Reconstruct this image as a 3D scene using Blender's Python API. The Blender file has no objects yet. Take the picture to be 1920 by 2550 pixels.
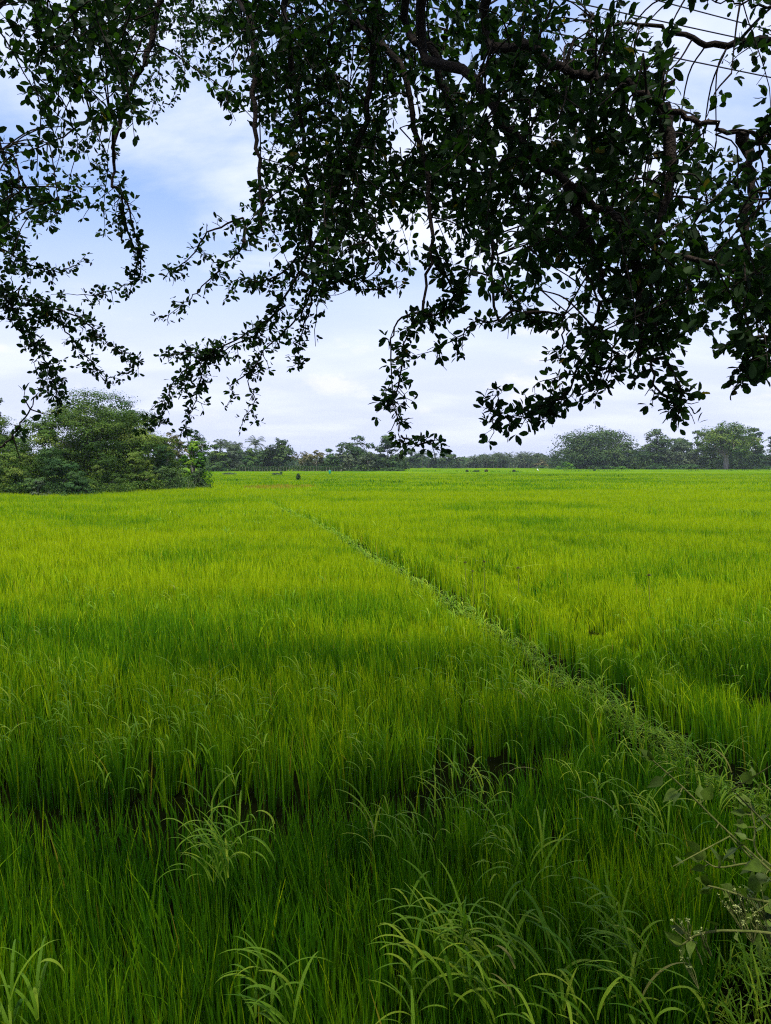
import bpy, math, random
import numpy as np
from mathutils import Vector
PI = math.pi
R = math.radians
rng = np.random.default_rng(11)
random.seed(5)
SC = bpy.context.scene
COL = SC.collection

# ------------------------------------------------------------------ camera
CAM = np.array([0.0, 0.0, 2.7])
PITCH = 3.71
FPX = 1024 * 26 / 36.0
K = 1024 / 2550.0
_t = R(PITCH)
FWD = np.array([0, math.cos(_t), -math.sin(_t)])
UP = np.array([0, math.sin(_t), math.cos(_t)])
RT = np.array([1.0, 0, 0])


def at(px, py, d):
    """world point seen at a place in the photograph, d metres ahead of the camera"""
    v = RT * ((px - 960) * K / FPX) + UP * ((1275 - py) * K / FPX) + FWD
    return CAM + v * (d / v[1])


def on(px, py, z):
    """world point seen at a place in the photograph, at height z"""
    v = RT * ((px - 960) * K / FPX) + UP * ((1275 - py) * K / FPX) + FWD
    return CAM + v * ((z - CAM[2]) / v[2])


def seen(p):
    q = p - CAM
    f = q @ FWD
    return 960 + (q @ RT) / f * FPX / K, 1275 - (q @ UP) / f * FPX / K


cam = bpy.data.cameras.new('camera')
cam.sensor_fit = 'VERTICAL'
cam.sensor_height = 36
cam.sensor_width = 36
cam.lens = 26
cam.clip_start = 0.05
cam.clip_end = 5000
co = bpy.data.objects.new('camera', cam)
COL.objects.link(co)
co.location = CAM
co.rotation_euler = (R(90 - PITCH), 0, 0)
SC.camera = co


# ------------------------------------------------------------------ helpers
def tag(o, label=None, cat=None, group=None, kind=None):
    for k, v in (('label', label), ('category', cat), ('group', group), ('kind', kind)):
        if v:
            o[k] = v
    return o


def link(name, me, mat, parent=None):
    o = bpy.data.objects.new(name, me)
    if mat and not me.materials:
        me.materials.append(mat)
    COL.objects.link(o)
    if parent is not None:
        o.parent = parent
    return o


def empty(name, loc, label, cat, group=None):
    o = bpy.data.objects.new(name, None)
    COL.objects.link(o)
    o.location = loc
    o.empty_display_size = 0.2
    return tag(o, label, cat, group)


def build(name, V, F, mat, parent=None, hue=None, smooth=True, origin=None):
    """V (n,3); F an (m,k) index array or a list of such arrays; hue one value per vertex"""
    V = np.asarray(V, dtype=np.float32)
    if origin is not None:
        V = V - np.asarray(origin, dtype=np.float32)
    if not isinstance(F, list):
        F = [F]
    F = [np.asarray(f, dtype=np.int32) for f in F if len(f)]
    me = bpy.data.meshes.new(name)
    me.vertices.add(len(V))
    me.vertices.foreach_set('co', V.ravel())
    tot = np.concatenate([np.full(len(f), f.shape[1], np.int32) for f in F])
    idx = np.concatenate([f.ravel() for f in F])
    st = np.zeros(len(tot), np.int32)
    st[1:] = np.cumsum(tot)[:-1]
    me.loops.add(len(idx))
    me.loops.foreach_set('vertex_index', idx)
    me.polygons.add(len(tot))
    me.polygons.foreach_set('loop_start', st)
    me.polygons.foreach_set('loop_total', tot)
    me.update(calc_edges=True)
    me.polygons.foreach_set('use_smooth', np.full(len(tot), smooth))
    if hue is not None:
        a = me.attributes.new('hue', 'FLOAT', 'POINT')
        a.data.foreach_set('value', np.asarray(hue, dtype=np.float32))
    return link(name, me, mat, parent)


_tab = np.random.default_rng(3).random((64, 256, 256))


def noise(x, y, s, seed=0):
    x = np.asarray(x) / s + 1000.3
    y = np.asarray(y) / s + 1000.7
    i = np.floor(x).astype(int)
    j = np.floor(y).astype(int)
    fx = x - i
    fy = y - j
    fx = fx * fx * (3 - 2 * fx)
    fy = fy * fy * (3 - 2 * fy)
    t = _tab[seed % 64]
    g = lambda a, b: t[a % 256, b % 256]
    return (g(i, j) * (1 - fx) + g(i + 1, j) * fx) * (1 - fy) + (g(i, j + 1) * (1 - fx) + g(i + 1, j + 1) * fx) * fy


def polydist(x, y, pts):
    """distance to a ground polyline and the signed side (positive to its right when walking away)"""
    best = np.full(np.shape(x), 1e9)
    side = np.zeros(np.shape(x))
    for (ax, ay), (bx, by) in zip(pts[:-1], pts[1:]):
        dx, dy = bx - ax, by - ay
        L = dx * dx + dy * dy
        t = np.clip(((x - ax) * dx + (y - ay) * dy) / L, 0, 1)
        ex, ey = x - ax - t * dx, y - ay - t * dy
        d = np.hypot(ex, ey)
        s = np.sign(dy * ex - dx * ey)
        m = d < best
        best = np.where(m, d, best)
        side = np.where(m, s, side)
    return best, side


# ------------------------------------------------------------------ materials
def new_mat(name):
    m = bpy.data.materials.new(name)
    m.use_nodes = True
    nt = m.node_tree
    nt.nodes.clear()
    return m, nt, nt.nodes, nt.links


def leaf_mat(name, cols, trans=0.35, rough=0.5, nscale=None, namt=0.3, spec=0.3, tcol=(1.1, 1.3, 0.5)):
    """cols: list of (pos, rgb) read by the per-leaf hue value"""
    m, nt, N, L = new_mat(name)
    out = N.new('ShaderNodeOutputMaterial')
    at_ = N.new('ShaderNodeAttribute')
    at_.attribute_name = 'hue'
    rp = N.new('ShaderNodeValToRGB')
    while len(rp.color_ramp.elements) < len(cols):
        rp.color_ramp.elements.new(0.5)
    for e, (p, c) in zip(rp.color_ramp.elements, cols):
        e.position = p
        e.color = (*c, 1)
    L.new(at_.outputs['Fac'], rp.inputs['Fac'])
    col = rp.outputs['Color']
    if nscale:
        g = N.new('ShaderNodeNewGeometry')
        nz = N.new('ShaderNodeTexNoise')
        nz.inputs['Scale'].default_value = nscale
        nz.inputs['Detail'].default_value = 3
        L.new(g.outputs['Position'], nz.inputs['Vector'])
        mr = N.new('ShaderNodeMapRange')
        mr.inputs['From Min'].default_value = 0.3
        mr.inputs['From Max'].default_value = 0.7
        mr.inputs['To Min'].default_value = 1 - namt
        mr.inputs['To Max'].default_value = 1 + namt
        L.new(nz.outputs['Fac'], mr.inputs['Value'])
        hs = N.new('ShaderNodeVectorMath')
        hs.operation = 'SCALE'
        L.new(col, hs.inputs[0])
        L.new(mr.outputs['Result'], hs.inputs['Scale'])
        col = hs.outputs['Vector']
    p = N.new('ShaderNodeBsdfPrincipled')
    p.inputs['Roughness'].default_value = rough
    p.inputs['Specular IOR Level'].default_value = spec
    L.new(col, p.inputs['Base Color'])
    if trans > 0:
        tr = N.new('ShaderNodeBsdfTranslucent')
        tm = N.new('ShaderNodeVectorMath')
        tm.operation = 'MULTIPLY'
        tm.inputs[1].default_value = tcol
        L.new(col, tm.inputs[0])
        L.new(tm.outputs['Vector'], tr.inputs['Color'])
        mx = N.new('ShaderNodeMixShader')
        mx.inputs['Fac'].default_value = trans
        L.new(p.outputs[0], mx.inputs[1])
        L.new(tr.outputs[0], mx.inputs[2])
        L.new(mx.outputs[0], out.inputs['Surface'])
    else:
        L.new(p.outputs[0], out.inputs['Surface'])
    return m


def rough_mat(name, a, b, scale, rough=0.9, bump=0.4, stretch=(1, 1, 1), bscale=None, dist=0.02, spec=0.2):
    m, nt, N, L = new_mat(name)
    out = N.new('ShaderNodeOutputMaterial')
    p = N.new('ShaderNodeBsdfPrincipled')
    p.inputs['Roughness'].default_value = rough
    p.inputs['Specular IOR Level'].default_value = spec
    g = N.new('ShaderNodeTexCoord')
    mp = N.new('ShaderNodeMapping')
    mp.inputs['Scale'].default_value = stretch
    L.new(g.outputs['Object'], mp.inputs['Vector'])
    nz = N.new('ShaderNodeTexNoise')
    nz.inputs['Scale'].default_value = scale
    nz.inputs['Detail'].default_value = 6
    nz.inputs['Roughness'].default_value = 0.65
    L.new(mp.outputs['Vector'], nz.inputs['Vector'])
    rp = N.new('ShaderNodeValToRGB')
    rp.color_ramp.elements[0].position = 0.35
    rp.color_ramp.elements[0].color = (*a, 1)
    rp.color_ramp.elements[1].position = 0.68
    rp.color_ramp.elements[1].color = (*b, 1)
    L.new(nz.outputs['Fac'], rp.inputs['Fac'])
    L.new(rp.outputs['Color'], p.inputs['Base Color'])
    n2 = N.new('ShaderNodeTexNoise')
    n2.inputs['Scale'].default_value = bscale or scale * 3
    n2.inputs['Detail'].default_value = 5
    L.new(mp.outputs['Vector'], n2.inputs['Vector'])
    bp = N.new('ShaderNodeBump')
    bp.inputs['Strength'].default_value = bump
    bp.inputs['Distance'].default_value = dist
    L.new(n2.outputs['Fac'], bp.inputs['Height'])
    L.new(bp.outputs['Normal'], p.inputs['Normal'])
    L.new(p.outputs[0], out.inputs['Surface'])
    return m


M = {}
M['rice'] = leaf_mat('rice_leaf', [(0.0, (0.022, 0.105, 0.003)), (0.35, (0.060, 0.180, 0.003)), (0.65, (0.155, 0.298, 0.003)),
                                   (0.88, (0.31, 0.41, 0.003)), (1.0, (0.30, 0.17, 0.035))], trans=0.22, rough=0.7, spec=0.05, tcol=(1.1, 1.25, 0.3))
M['weed'] = leaf_mat('weed_leaf', [(0.0, (0.045, 0.13, 0.004)), (0.5, (0.13, 0.245, 0.010)), (0.85, (0.26, 0.34, 0.02)), (1.0, (0.22, 0.19, 0.06))],
                     trans=0.3, rough=0.6, spec=0.10)
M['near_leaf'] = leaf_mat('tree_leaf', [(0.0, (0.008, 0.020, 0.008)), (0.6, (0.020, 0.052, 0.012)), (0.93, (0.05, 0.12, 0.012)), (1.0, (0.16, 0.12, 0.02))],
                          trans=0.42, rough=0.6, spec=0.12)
M['crown_olive'] = leaf_mat('olive_foliage', [(0.0, (0.022, 0.056, 0.008)), (0.5, (0.052, 0.103, 0.014)), (1.0, (0.125, 0.170, 0.025))], trans=0.25, nscale=0.5, spec=0.08, rough=0.7)
M['crown_green'] = leaf_mat('green_foliage', [(0.0, (0.020, 0.055, 0.016)), (0.5, (0.040, 0.090, 0.022)), (1.0, (0.085, 0.140, 0.035))], trans=0.25, nscale=0.5, spec=0.08, rough=0.7)
M['crown_dark'] = leaf_mat('dark_foliage', [(0.0, (0.016, 0.040, 0.013)), (0.5, (0.036, 0.072, 0.020)), (1.0, (0.080, 0.122, 0.034))], trans=0.2, nscale=0.3, spec=0.08, rough=0.7)
M['crown_bright'] = leaf_mat('bright_foliage', [(0.0, (0.035, 0.105, 0.010)), (0.5, (0.085, 0.195, 0.012)), (1.0, (0.17, 0.27, 0.02))], trans=0.35, nscale=0.6, spec=0.08, rough=0.7)
M['crown_dry'] = leaf_mat('dry_foliage', [(0.0, (0.06, 0.07, 0.025)), (0.5, (0.12, 0.115, 0.045)), (1.0, (0.2, 0.17, 0.08))], trans=0.2, nscale=0.6, spec=0.08, rough=0.7)
M['crown_grey'] = leaf_mat('grey_green_foliage', [(0.0, (0.04, 0.065, 0.035)), (0.5, (0.075, 0.105, 0.055)), (1.0, (0.13, 0.16, 0.08))], trans=0.25, nscale=0.4, spec=0.08, rough=0.7)
M['palm'] = leaf_mat('palm_frond', [(0.0, (0.03, 0.055, 0.025)), (0.5, (0.06, 0.09, 0.04)), (1.0, (0.12, 0.14, 0.07))], trans=0.25)
M['bark'] = rough_mat('bark', (0.035, 0.028, 0.022), (0.10, 0.085, 0.07), 14, bump=0.8, stretch=(1, 1, 0.3))
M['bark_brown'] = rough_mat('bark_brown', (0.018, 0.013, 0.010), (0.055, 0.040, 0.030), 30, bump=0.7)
M['bark_pale'] = rough_mat('pale_bark', (0.20, 0.17, 0.14), (0.42, 0.37, 0.31), 3, bump=0.5, stretch=(1, 1, 0.4))
M['bark_grey'] = rough_mat('grey_bark', (0.10, 0.085, 0.07), (0.22, 0.19, 0.16), 3, bump=0.5, stretch=(1, 1, 0.4))
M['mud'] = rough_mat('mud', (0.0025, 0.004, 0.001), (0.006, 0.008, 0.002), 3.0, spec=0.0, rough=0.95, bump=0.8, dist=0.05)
M['earth'] = rough_mat('earth', (0.035, 0.026, 0.015), (0.10, 0.075, 0.045), 4.0, bump=0.9, dist=0.05)
M['wire'] = rough_mat('cable', (0.05, 0.05, 0.055), (0.09, 0.09, 0.1), 3, bump=0.0, rough=0.6)
M['stem'] = rough_mat('green_stem', (0.09, 0.12, 0.02), (0.18, 0.19, 0.05), 30, bump=0.3)
M['herb'] = leaf_mat('herb_leaf', [(0.0, (0.030, 0.055, 0.008)), (0.5, (0.10, 0.165, 0.014)), (1.0, (0.25, 0.32, 0.06))], trans=0.35, rough=0.55, spec=0.25, nscale=60)
M['flower'] = rough_mat('flower', (0.30, 0.38, 0.08), (0.62, 0.66, 0.26), 60, bump=0.2)
M['teal'] = rough_mat('teal_cloth', (0.015, 0.22, 0.12), (0.03, 0.34, 0.20), 6, bump=0.3)
M['white'] = rough_mat('white_feather', (0.7, 0.71, 0.68), (0.82, 0.82, 0.8), 12, bump=0.1)
M['beak'] = rough_mat('beak', (0.4, 0.26, 0.03), (0.5, 0.32, 0.05), 12, bump=0.0)
M['wood'] = rough_mat('post_wood', (0.16, 0.13, 0.10), (0.32, 0.28, 0.22), 5, bump=0.4)


# ------------------------------------------------------------------ shape makers
def strips(P, az, length, lean, bend, width, twist, nseg, prof, power=1.0):
    """arching ribbons: P (n,3) roots, az bend direction, lean/bend from vertical; returns V, F"""
    n = len(P)
    t = np.linspace(0, 1, nseg + 1)
    dx, dy = np.cos(az), np.sin(az)
    phi = lean[:, None] + bend[:, None] * ((t[:-1] + t[1:]) / 2)[None] ** power
    sl = (length / nseg)[:, None]
    h = np.concatenate([np.zeros((n, 1)), np.cumsum(np.sin(phi) * sl, 1)], 1)
    z = np.concatenate([np.zeros((n, 1)), np.cumsum(np.cos(phi) * sl, 1)], 1)
    C = np.stack([P[:, :1] + h * dx[:, None], P[:, 1:2] + h * dy[:, None], P[:, 2:3] + z], 2)
    a = az + PI / 2 + twist
    W = np.stack([np.cos(a), np.sin(a), np.zeros(n)], 1)[:, None, :] * (width[:, None] * np.asarray(prof)[None])[:, :, None] * 0.5
    V = np.stack([C - W, C + W], 2).reshape(-1, 3)
    base = (np.arange(n) * (nseg + 1) * 2)[:, None, None]
    k = (np.arange(nseg) * 2)[None, :, None]
    F = (base + k + np.array([0, 1, 3, 2])[None, None]).reshape(-1, 4)
    return V, F


def tube(pts, rad, ns=6):
    """tapered tube through pts with radius per point; V, F"""
    pts = np.asarray(pts, float)
    rad = np.asarray(rad, float)
    n = len(pts)
    T = np.gradient(pts, axis=0)
    T /= np.linalg.norm(T, axis=1)[:, None] + 1e-9
    ref = np.array([0.31, 0.2, 0.93]) if abs(T[0] @ np.array([0.31, 0.2, 0.93])) < 0.9 else np.array([0.95, 0.1, 0.1])
    A = np.cross(T, ref)
    A /= np.linalg.norm(A, axis=1)[:, None] + 1e-9
    B = np.cross(T, A)
    a = np.linspace(0, 2 * PI, ns, endpoint=False)
    V = pts[:, None] + rad[:, None, None] * (A[:, None] * np.cos(a)[None, :, None] + B[:, None] * np.sin(a)[None, :, None])
    V = V.reshape(-1, 3)
    i = (np.arange(n - 1) * ns)[:, None]
    j = np.arange(ns)[None]
    j2 = (j + 1) % ns
    F = np.stack([i + j, i + j2, i + ns + j2, i + ns + j], 2).reshape(-1, 4)
    return V, F


def merge(parts):
    V, F, o = [], [], 0
    for v, f in parts:
        V.append(v)
        F.append(f + o)
        o += len(v)
    return np.concatenate(V), np.concatenate(F)


def smooth_path(pts, n=6):
    pts = np.asarray(pts, float)
    if len(pts) < 3:
        t = np.linspace(0, 1, n + 1)[:, None]
        return pts[0] * (1 - t) + pts[-1] * t
    P = np.concatenate([[2 * pts[0] - pts[1]], pts, [2 * pts[-1] - pts[-2]]])
    out = []
    for k in range(1, len(P) - 2):
        a, b, c, d = P[k - 1], P[k], P[k + 1], P[k + 2]
        for t in np.linspace(0, 1, n, endpoint=False):
            out.append(0.5 * ((2 * b) + (c - a) * t + (2 * a - 5 * b + 4 * c - d) * t * t + (3 * b - a - 3 * c + d) * t ** 3))
    out.append(pts[-1])
    return np.array(out)


LEAF = np.array([(0, 0, 0), (.22, .27, .03), (.52, .46, .05), (.82, .34, .02), (1, 0, -.05), (.22, -.27, .03), (.52, -.46, .05), (.82, -.34, .02), (.5, 0, 0)])
LEAF_F = [np.array([[0, 8, 4, 3, 2, 1], [0, 5, 6, 7, 4, 8]])]


def leaves(P, D, Nn, length, width, tmpl=LEAF, faces=LEAF_F, curl=None):
    """leaf blades at P pointing along D with face normal near Nn"""
    D = D / (np.linalg.norm(D, axis=1)[:, None] + 1e-9)
    S = np.cross(D, Nn)
    S /= np.linalg.norm(S, axis=1)[:, None] + 1e-9
    Z = np.cross(S, D)
    lz = tmpl[None, :, 2] * length[:, None]
    if curl is not None:
        lz = lz - curl[:, None] * (tmpl[None, :, 0] ** 2) * length[:, None]
    V = (P[:, None] + D[:, None] * (tmpl[None, :, 0] * length[:, None])[:, :, None]
         + S[:, None] * (tmpl[None, :, 1] * width[:, None])[:, :, None] + Z[:, None] * lz[:, :, None])
    n = len(P)
    k = len(tmpl)
    Fs = [(np.arange(n)[:, None, None] * k + f[None]).reshape(-1, f.shape[1]) for f in faces]
    return V.reshape(-1, 3), Fs


def cards(P, Nn, size, r):
    """small folded leaf sprays facing Nn"""
    n = len(P)
    Nn = Nn / (np.linalg.norm(Nn, axis=1)[:, None] + 1e-9)
    a = r.normal(size=(n, 3))
    S = np.cross(Nn, a)
    S /= np.linalg.norm(S, axis=1)[:, None] + 1e-9
    T = np.cross(Nn, S)
    s = size[:, None]
    asp = r.uniform(0.45, 0.95, (n, 1))
    V = np.stack([P - S * s * 0.5, P - T * s * asp * 0.5 + S * s * r.uniform(-.2, .2, (n, 1)) - Nn * s * .1,
                  P + S * s * 0.5, P + T * s * asp * 0.5 + S * s * r.uniform(-.2, .2, (n, 1)) - Nn * s * .1], 1)
    F = np.arange(n * 4).reshape(n, 4)
    return V.reshape(-1, 3), F


# ------------------------------------------------------------------ world and sun
SUN_EL, SUN_AZ = 74.0, 190.0      # azimuth from +Y clockwise: behind the camera, a little to the left
w = bpy.data.worlds.new('World')
SC.world = w
w.use_nodes = True
nt = w.node_tree
nt.nodes.clear()
N, L = nt.nodes, nt.links


def mth(op, a, b=None, clamp=False):
    n = N.new('ShaderNodeMath')
    n.operation = op
    n.use_clamp = clamp
    for k, v in enumerate((a, b)):
        if v is None:
            continue
        if isinstance(v, (int, float)):
            n.inputs[k].default_value = v
        else:
            L.new(v, n.inputs[k])
    return n.outputs[0]


def smooth(v, lo, hi, to0=0.0, to1=1.0):
    n = N.new('ShaderNodeMapRange')
    n.interpolation_type = 'SMOOTHSTEP'
    n.inputs['From Min'].default_value = lo
    n.inputs['From Max'].default_value = hi
    n.inputs['To Min'].default_value = to0
    n.inputs['To Max'].default_value = to1
    L.new(v, n.inputs['Value'])
    return n.outputs['Result']


def mixc(f, a, b):
    n = N.new('ShaderNodeMix')
    n.data_type = 'RGBA'
    n.clamp_factor = True
    if isinstance(f, (int, float)):
        n.inputs['Factor'].default_value = f
    else:
        L.new(f, n.inputs['Factor'])
    for s, v in ((6, a), (7, b)):
        if isinstance(v, tuple):
            n.inputs[s].default_value = (*v, 1)
        else:
            L.new(v, n.inputs[s])
    return n.outputs[2]


sky = N.new('ShaderNodeTexSky')
sky.sky_type = 'NISHITA'
sky.sun_disc = False
sky.sun_elevation = R(SUN_EL)
sky.sun_rotation = R(SUN_AZ)
sky.air_density = 1.2
sky.dust_density = 1.5
sky.ozone_density = 2.5
tc = N.new('ShaderNodeTexCoord')
sep = N.new('ShaderNodeSeparateXYZ')
L.new(tc.outputs['Generated'], sep.inputs[0])
X, Y, Z = sep.outputs
zz = mth('ADD', mth('MAXIMUM', Z, 0.0), 0.24)
cmb = N.new('ShaderNodeCombineXYZ')
L.new(mth('DIVIDE', X, zz), cmb.inputs[0])
L.new(mth('DIVIDE', Y, zz), cmb.inputs[1])
mp = N.new('ShaderNodeMapping')
mp.inputs['Rotation'].default_value = (0, 0, R(28))
mp.inputs['Scale'].default_value = (0.95, 1.7, 1)
mp.inputs['Location'].default_value = (3.1, 1.7, 0)
L.new(cmb.outputs[0], mp.inputs['Vector'])
n1 = N.new('ShaderNodeTexNoise')
n1.inputs['Scale'].default_value = 0.75
n1.inputs['Detail'].default_value = 8
n1.inputs['Roughness'].default_value = 0.56
n1.inputs['Distortion'].default_value = 0.3
L.new(mp.outputs[0], n1.inputs['Vector'])
cirrus = smooth(n1.outputs['Fac'], 0.44, 0.65)
# wisps are lost in an even veil towards the horizon
veil = smooth(Z, 0.36, 0.10)
cover = mth('MAXIMUM', cirrus, mth('MULTIPLY', veil, 0.93))
# small heaped clouds low over the trees
mp2 = N.new('ShaderNodeMapping')
mp2.inputs['Scale'].default_value = (7, 7, 17)
L.new(tc.outputs['Generated'], mp2.inputs['Vector'])
n2 = N.new('ShaderNodeTexNoise')
n2.inputs['Scale'].default_value = 1.0
n2.inputs['Detail'].default_value = 6
n2.inputs['Roughness'].default_value = 0.6
L.new(mp2.outputs[0], n2.inputs['Vector'])
puff = smooth(n2.outputs['Fac'], 0.54, 0.68)
low = mth('MULTIPLY', smooth(Z, 0.04, 0.09), smooth(Z, 0.24, 0.15))
puff = mth('MULTIPLY', puff, low)
veilcol = mixc(smooth(Z, 0.02, 0.30), (5.5, 5.9, 8.0), (6.4, 6.9, 8.9))
n3 = N.new('ShaderNodeTexNoise')
n3.inputs['Scale'].default_value = 1.6
n3.inputs['Detail'].default_value = 5
L.new(mp.outputs[0], n3.inputs['Vector'])
veilcol = mixc(smooth(n3.outputs['Fac'], 0.4, 0.66, 0, 0.55), veilcol, (7.5, 7.8, 9.2))
bluec = mixc(0.60, sky.outputs[0], (3.1, 4.7, 9.3))
base = mixc(mth('MULTIPLY', cover, 0.94), bluec, veilcol)
final = mixc(mth('MULTIPLY', puff, 0.55), base, (7.7, 7.6, 8.3))
bg = N.new('ShaderNodeBackground')
bg.inputs['Strength'].default_value = 0.1
L.new(final, bg.inputs['Color'])
wo = N.new('ShaderNodeOutputWorld')
L.new(bg.outputs[0], wo.inputs['Surface'])

sun = bpy.data.lights.new('sun', 'SUN')
sun.energy = 4.8
sun.angle = R(9)
sun.color = (1.0, 0.95, 0.86)
so = bpy.data.objects.new('sun', sun)
COL.objects.link(so)
sd = Vector((math.sin(R(SUN_AZ)) * math.cos(R(SUN_EL)), math.cos(R(SUN_AZ)) * math.cos(R(SUN_EL)), math.sin(R(SUN_EL))))
so.rotation_euler = (-sd).to_track_quat('-Z', 'Y').to_euler()
so.location = (0, -10, 30)

# ------------------------------------------------------------------ the lie of the land
BUND = [tuple(on(x, y, 0.36)[:2]) for x, y in
        ((2500, 2420), (2100, 2130), (1760, 1910), (1640, 1820), (1500, 1735), (1370, 1650), (1240, 1570), (1130, 1500), (1020, 1435), (930, 1385),
         (840, 1330), (760, 1292), (690, 1262), (640, 1245), (590, 1232))]
FURROW = [tuple(on(x, y, 0.45)[:2]) for x, y in ((2100, 1760), (1720, 1630), (1600, 1595), (1520, 1550), (1400, 1490), (1290, 1430), (1210, 1398), (1120, 1385))]
GAP = [tuple(on(x, y, 0.35)[:2]) for x, y in ((-700, 2010), (-200, 1990), (150, 1985), (450, 1970), (700, 1985), (900, 1965), (1080, 1930), (1230, 1880), (1330, 1850))]


def bank_z(x, y):
    foot = 1.75 + np.clip(x - 0.45, 0, 1.25) * 1.75
    t = np.clip((foot - y) / 1.7, 0, 1)
    return 1.05 * t * t * (3 - 2 * t)


def ground_z(x, y):
    d, s = polydist(x, y, BUND)
    b = 0.17 * np.exp(-(d / 0.25) ** 2) * (y > 0)
    return np.maximum(b, 0) + bank_z(x, y) + 0.02 * (noise(x, y, 0.3, 7) - 0.5)


# ground: fine near the camera, coarse to the horizon, one sheet
gx = np.unique(np.concatenate([np.linspace(-1500, -60, 16), np.linspace(-60, -9, 30), np.linspace(-9, 9, 150), np.linspace(9, 60, 30), np.linspace(60, 1500, 16)]))
gy = np.unique(np.concatenate([np.linspace(-300, -9, 12), np.linspace(-9, 0, 20), np.linspace(0, 14, 130), np.linspace(14, 60, 60), np.linspace(60, 2500, 30)]))
GX, GY = np.meshgrid(gx, gy)
GZ = ground_z(GX, GY)
nx, ny = len(gx), len(gy)
idx = np.arange(nx * ny).reshape(ny, nx)
GF = np.stack([idx[:-1, :-1], idx[:-1, 1:], idx[1:, 1:], idx[1:, :-1]], 2).reshape(-1, 4)
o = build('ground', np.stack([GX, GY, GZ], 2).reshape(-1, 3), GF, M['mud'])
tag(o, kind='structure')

# distant crop surface: where single leaves are finer than the eye can part
ys = np.concatenate([np.linspace(26, 60, 120), np.geomspace(60.5, 520, 150)])
us = np.linspace(-1, 1, 420)
SY, SU = np.meshgrid(ys, us, indexing='ij')
SX = SU * (SY * 0.95 + 30)
h = 0.0 + 0.34 * np.clip((SY - 26) / 50, 0, 1) + 0.16 * np.clip((SY - 110) / 80, 0, 1)
h = h + (0.06 * (noise(SX, SY, 0.9, 1) - 0.5) + 0.10 * (noise(SX, SY, 4.0, 2) - 0.5)) * np.clip((SY - 26) / 20, 0, 1) + 0.012
idx = np.arange(SX.size).reshape(SX.shape)
SF = np.stack([idx[:-1, :-1], idx[:-1, 1:], idx[1:, 1:], idx[1:, :-1]], 2).reshape(-1, 4)


def field_mat():
    m, nt, N, L = new_mat('distant_rice')
    out = N.new('ShaderNodeOutputMaterial')
    p = N.new('ShaderNodeBsdfPrincipled')
    p.inputs['Roughness'].default_value = 1.0
    p.inputs['Specular IOR Level'].default_value = 0.0
    g = N.new('ShaderNodeNewGeometry')
    def nz(scale, st):
        mp = N.new('ShaderNodeMapping')
        mp.inputs['Scale'].default_value = st
        L.new(g.outputs['Position'], mp.inputs['Vector'])
        n = N.new('ShaderNodeTexNoise')
        n.inputs['Scale'].default_value = scale
        n.inputs['Detail'].default_value = 5
        n.inputs['Roughness'].default_value = 0.6
        L.new(mp.outputs[0], n.inputs['Vector'])
        return n.outputs['Fac']
    a = nz(0.05, (1, 0.8, 1))
    b = nz(1.2, (1, 0.35, 1))
    rp = N.new('ShaderNodeValToRGB')
    e = rp.color_ramp.elements
    e[0].position = 0.30
    e[0].color = (0.045, 0.110, 0.003, 1)
    e[1].position = 0.72
    e[1].color = (0.135, 0.190, 0.004, 1)
    e.new(0.52).color = (0.080, 0.155, 0.003, 1)
    L.new(a, rp.inputs['Fac'])
    mr = N.new('ShaderNodeMapRange')
    mr.inputs['From Min'].default_value = 0.3
    mr.inputs['From Max'].default_value = 0.7
    mr.inputs['To Min'].default_value = 0.72
    mr.inputs['To Max'].default_value = 1.25
    L.new(b, mr.inputs['Value'])
    vm = N.new('ShaderNodeVectorMath')
    vm.operation = 'SCALE'
    L.new(rp.outputs['Color'], vm.inputs[0])
    L.new(mr.outputs['Result'], vm.inputs['Scale'])
    L.new(vm.outputs['Vector'], p.inputs['Base Color'])
    L.new(p.outputs[0], out.inputs['Surface'])
    return m


M['field'] = field_mat()
o = build('rice_field', np.stack([SX, SY, h], 2).reshape(-1, 3), SF, M['field'])
tag(o, 'even green rice crop stretching away to the line of trees', 'rice crop', kind='stuff')

# ------------------------------------------------------------------ rice
Vs, Fs, Hs, off = [], [], [], 0


def crop_height(x, y):
    hgt = 0.56 + 0.10 * (noise(x, y, 0.8, 4) - 0.5) + 0.11 * (noise(x * 0.5, y, 2.4, 5) - 0.5) + 0.10 * (noise(x, y, 0.32, 6) - 0.5)
    # hollows where the crop stands lower
    hol = noise(x * 0.5, y, 1.5, 8) * noise(x, y, 0.7, 9)
    d3, _ = polydist(x, y, FURROW)
    hgt = hgt * (1 - .62 * np.exp(-(d3 / 0.55) ** 4))
    d2_, _ = polydist(x, y, GAP)
    hgt = hgt * (1 - .55 * np.exp(-(d2_ / 0.36) ** 4))
    hgt = hgt - 0.26 * np.clip((hol - 0.42) / 0.3, 0, 1)
    return hgt


def keep_prob(x, y):
    d, s = polydist(x, y, BUND)
    wob = 0.10 * (noise(x, y, 0.5, 12) - 0.5) * 2
    k = np.ones(np.shape(x))
    bw = np.interp(y, [3, 8, 14, 22, 40], [0.24, 0.24, 0.28, 0.28, 0.24])
    k = np.where((d < bw + wob), 0.0, k)
    k = np.where((s > 0) & (d < bw * 2.8 + wob) & (d >= bw + wob), 0.12, k)
    d2, _ = polydist(x, y, GAP)
    g = np.clip((d2 - 0.32 - 0.14 * noise(x, y, 0.5, 13)) / 0.10, 0, 1)
    k = k * (0.10 + 0.90 * g)
    hol = noise(x * 0.5, y, 1.1, 8) * noise(x, y, 0.5, 9)
    k = k * (1 - 0.75 * np.clip((hol - 0.36) / 0.12, 0, 1) * (y < 30))
    k = k * (bank_z(x, y) < 0.10)
    return k


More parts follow.
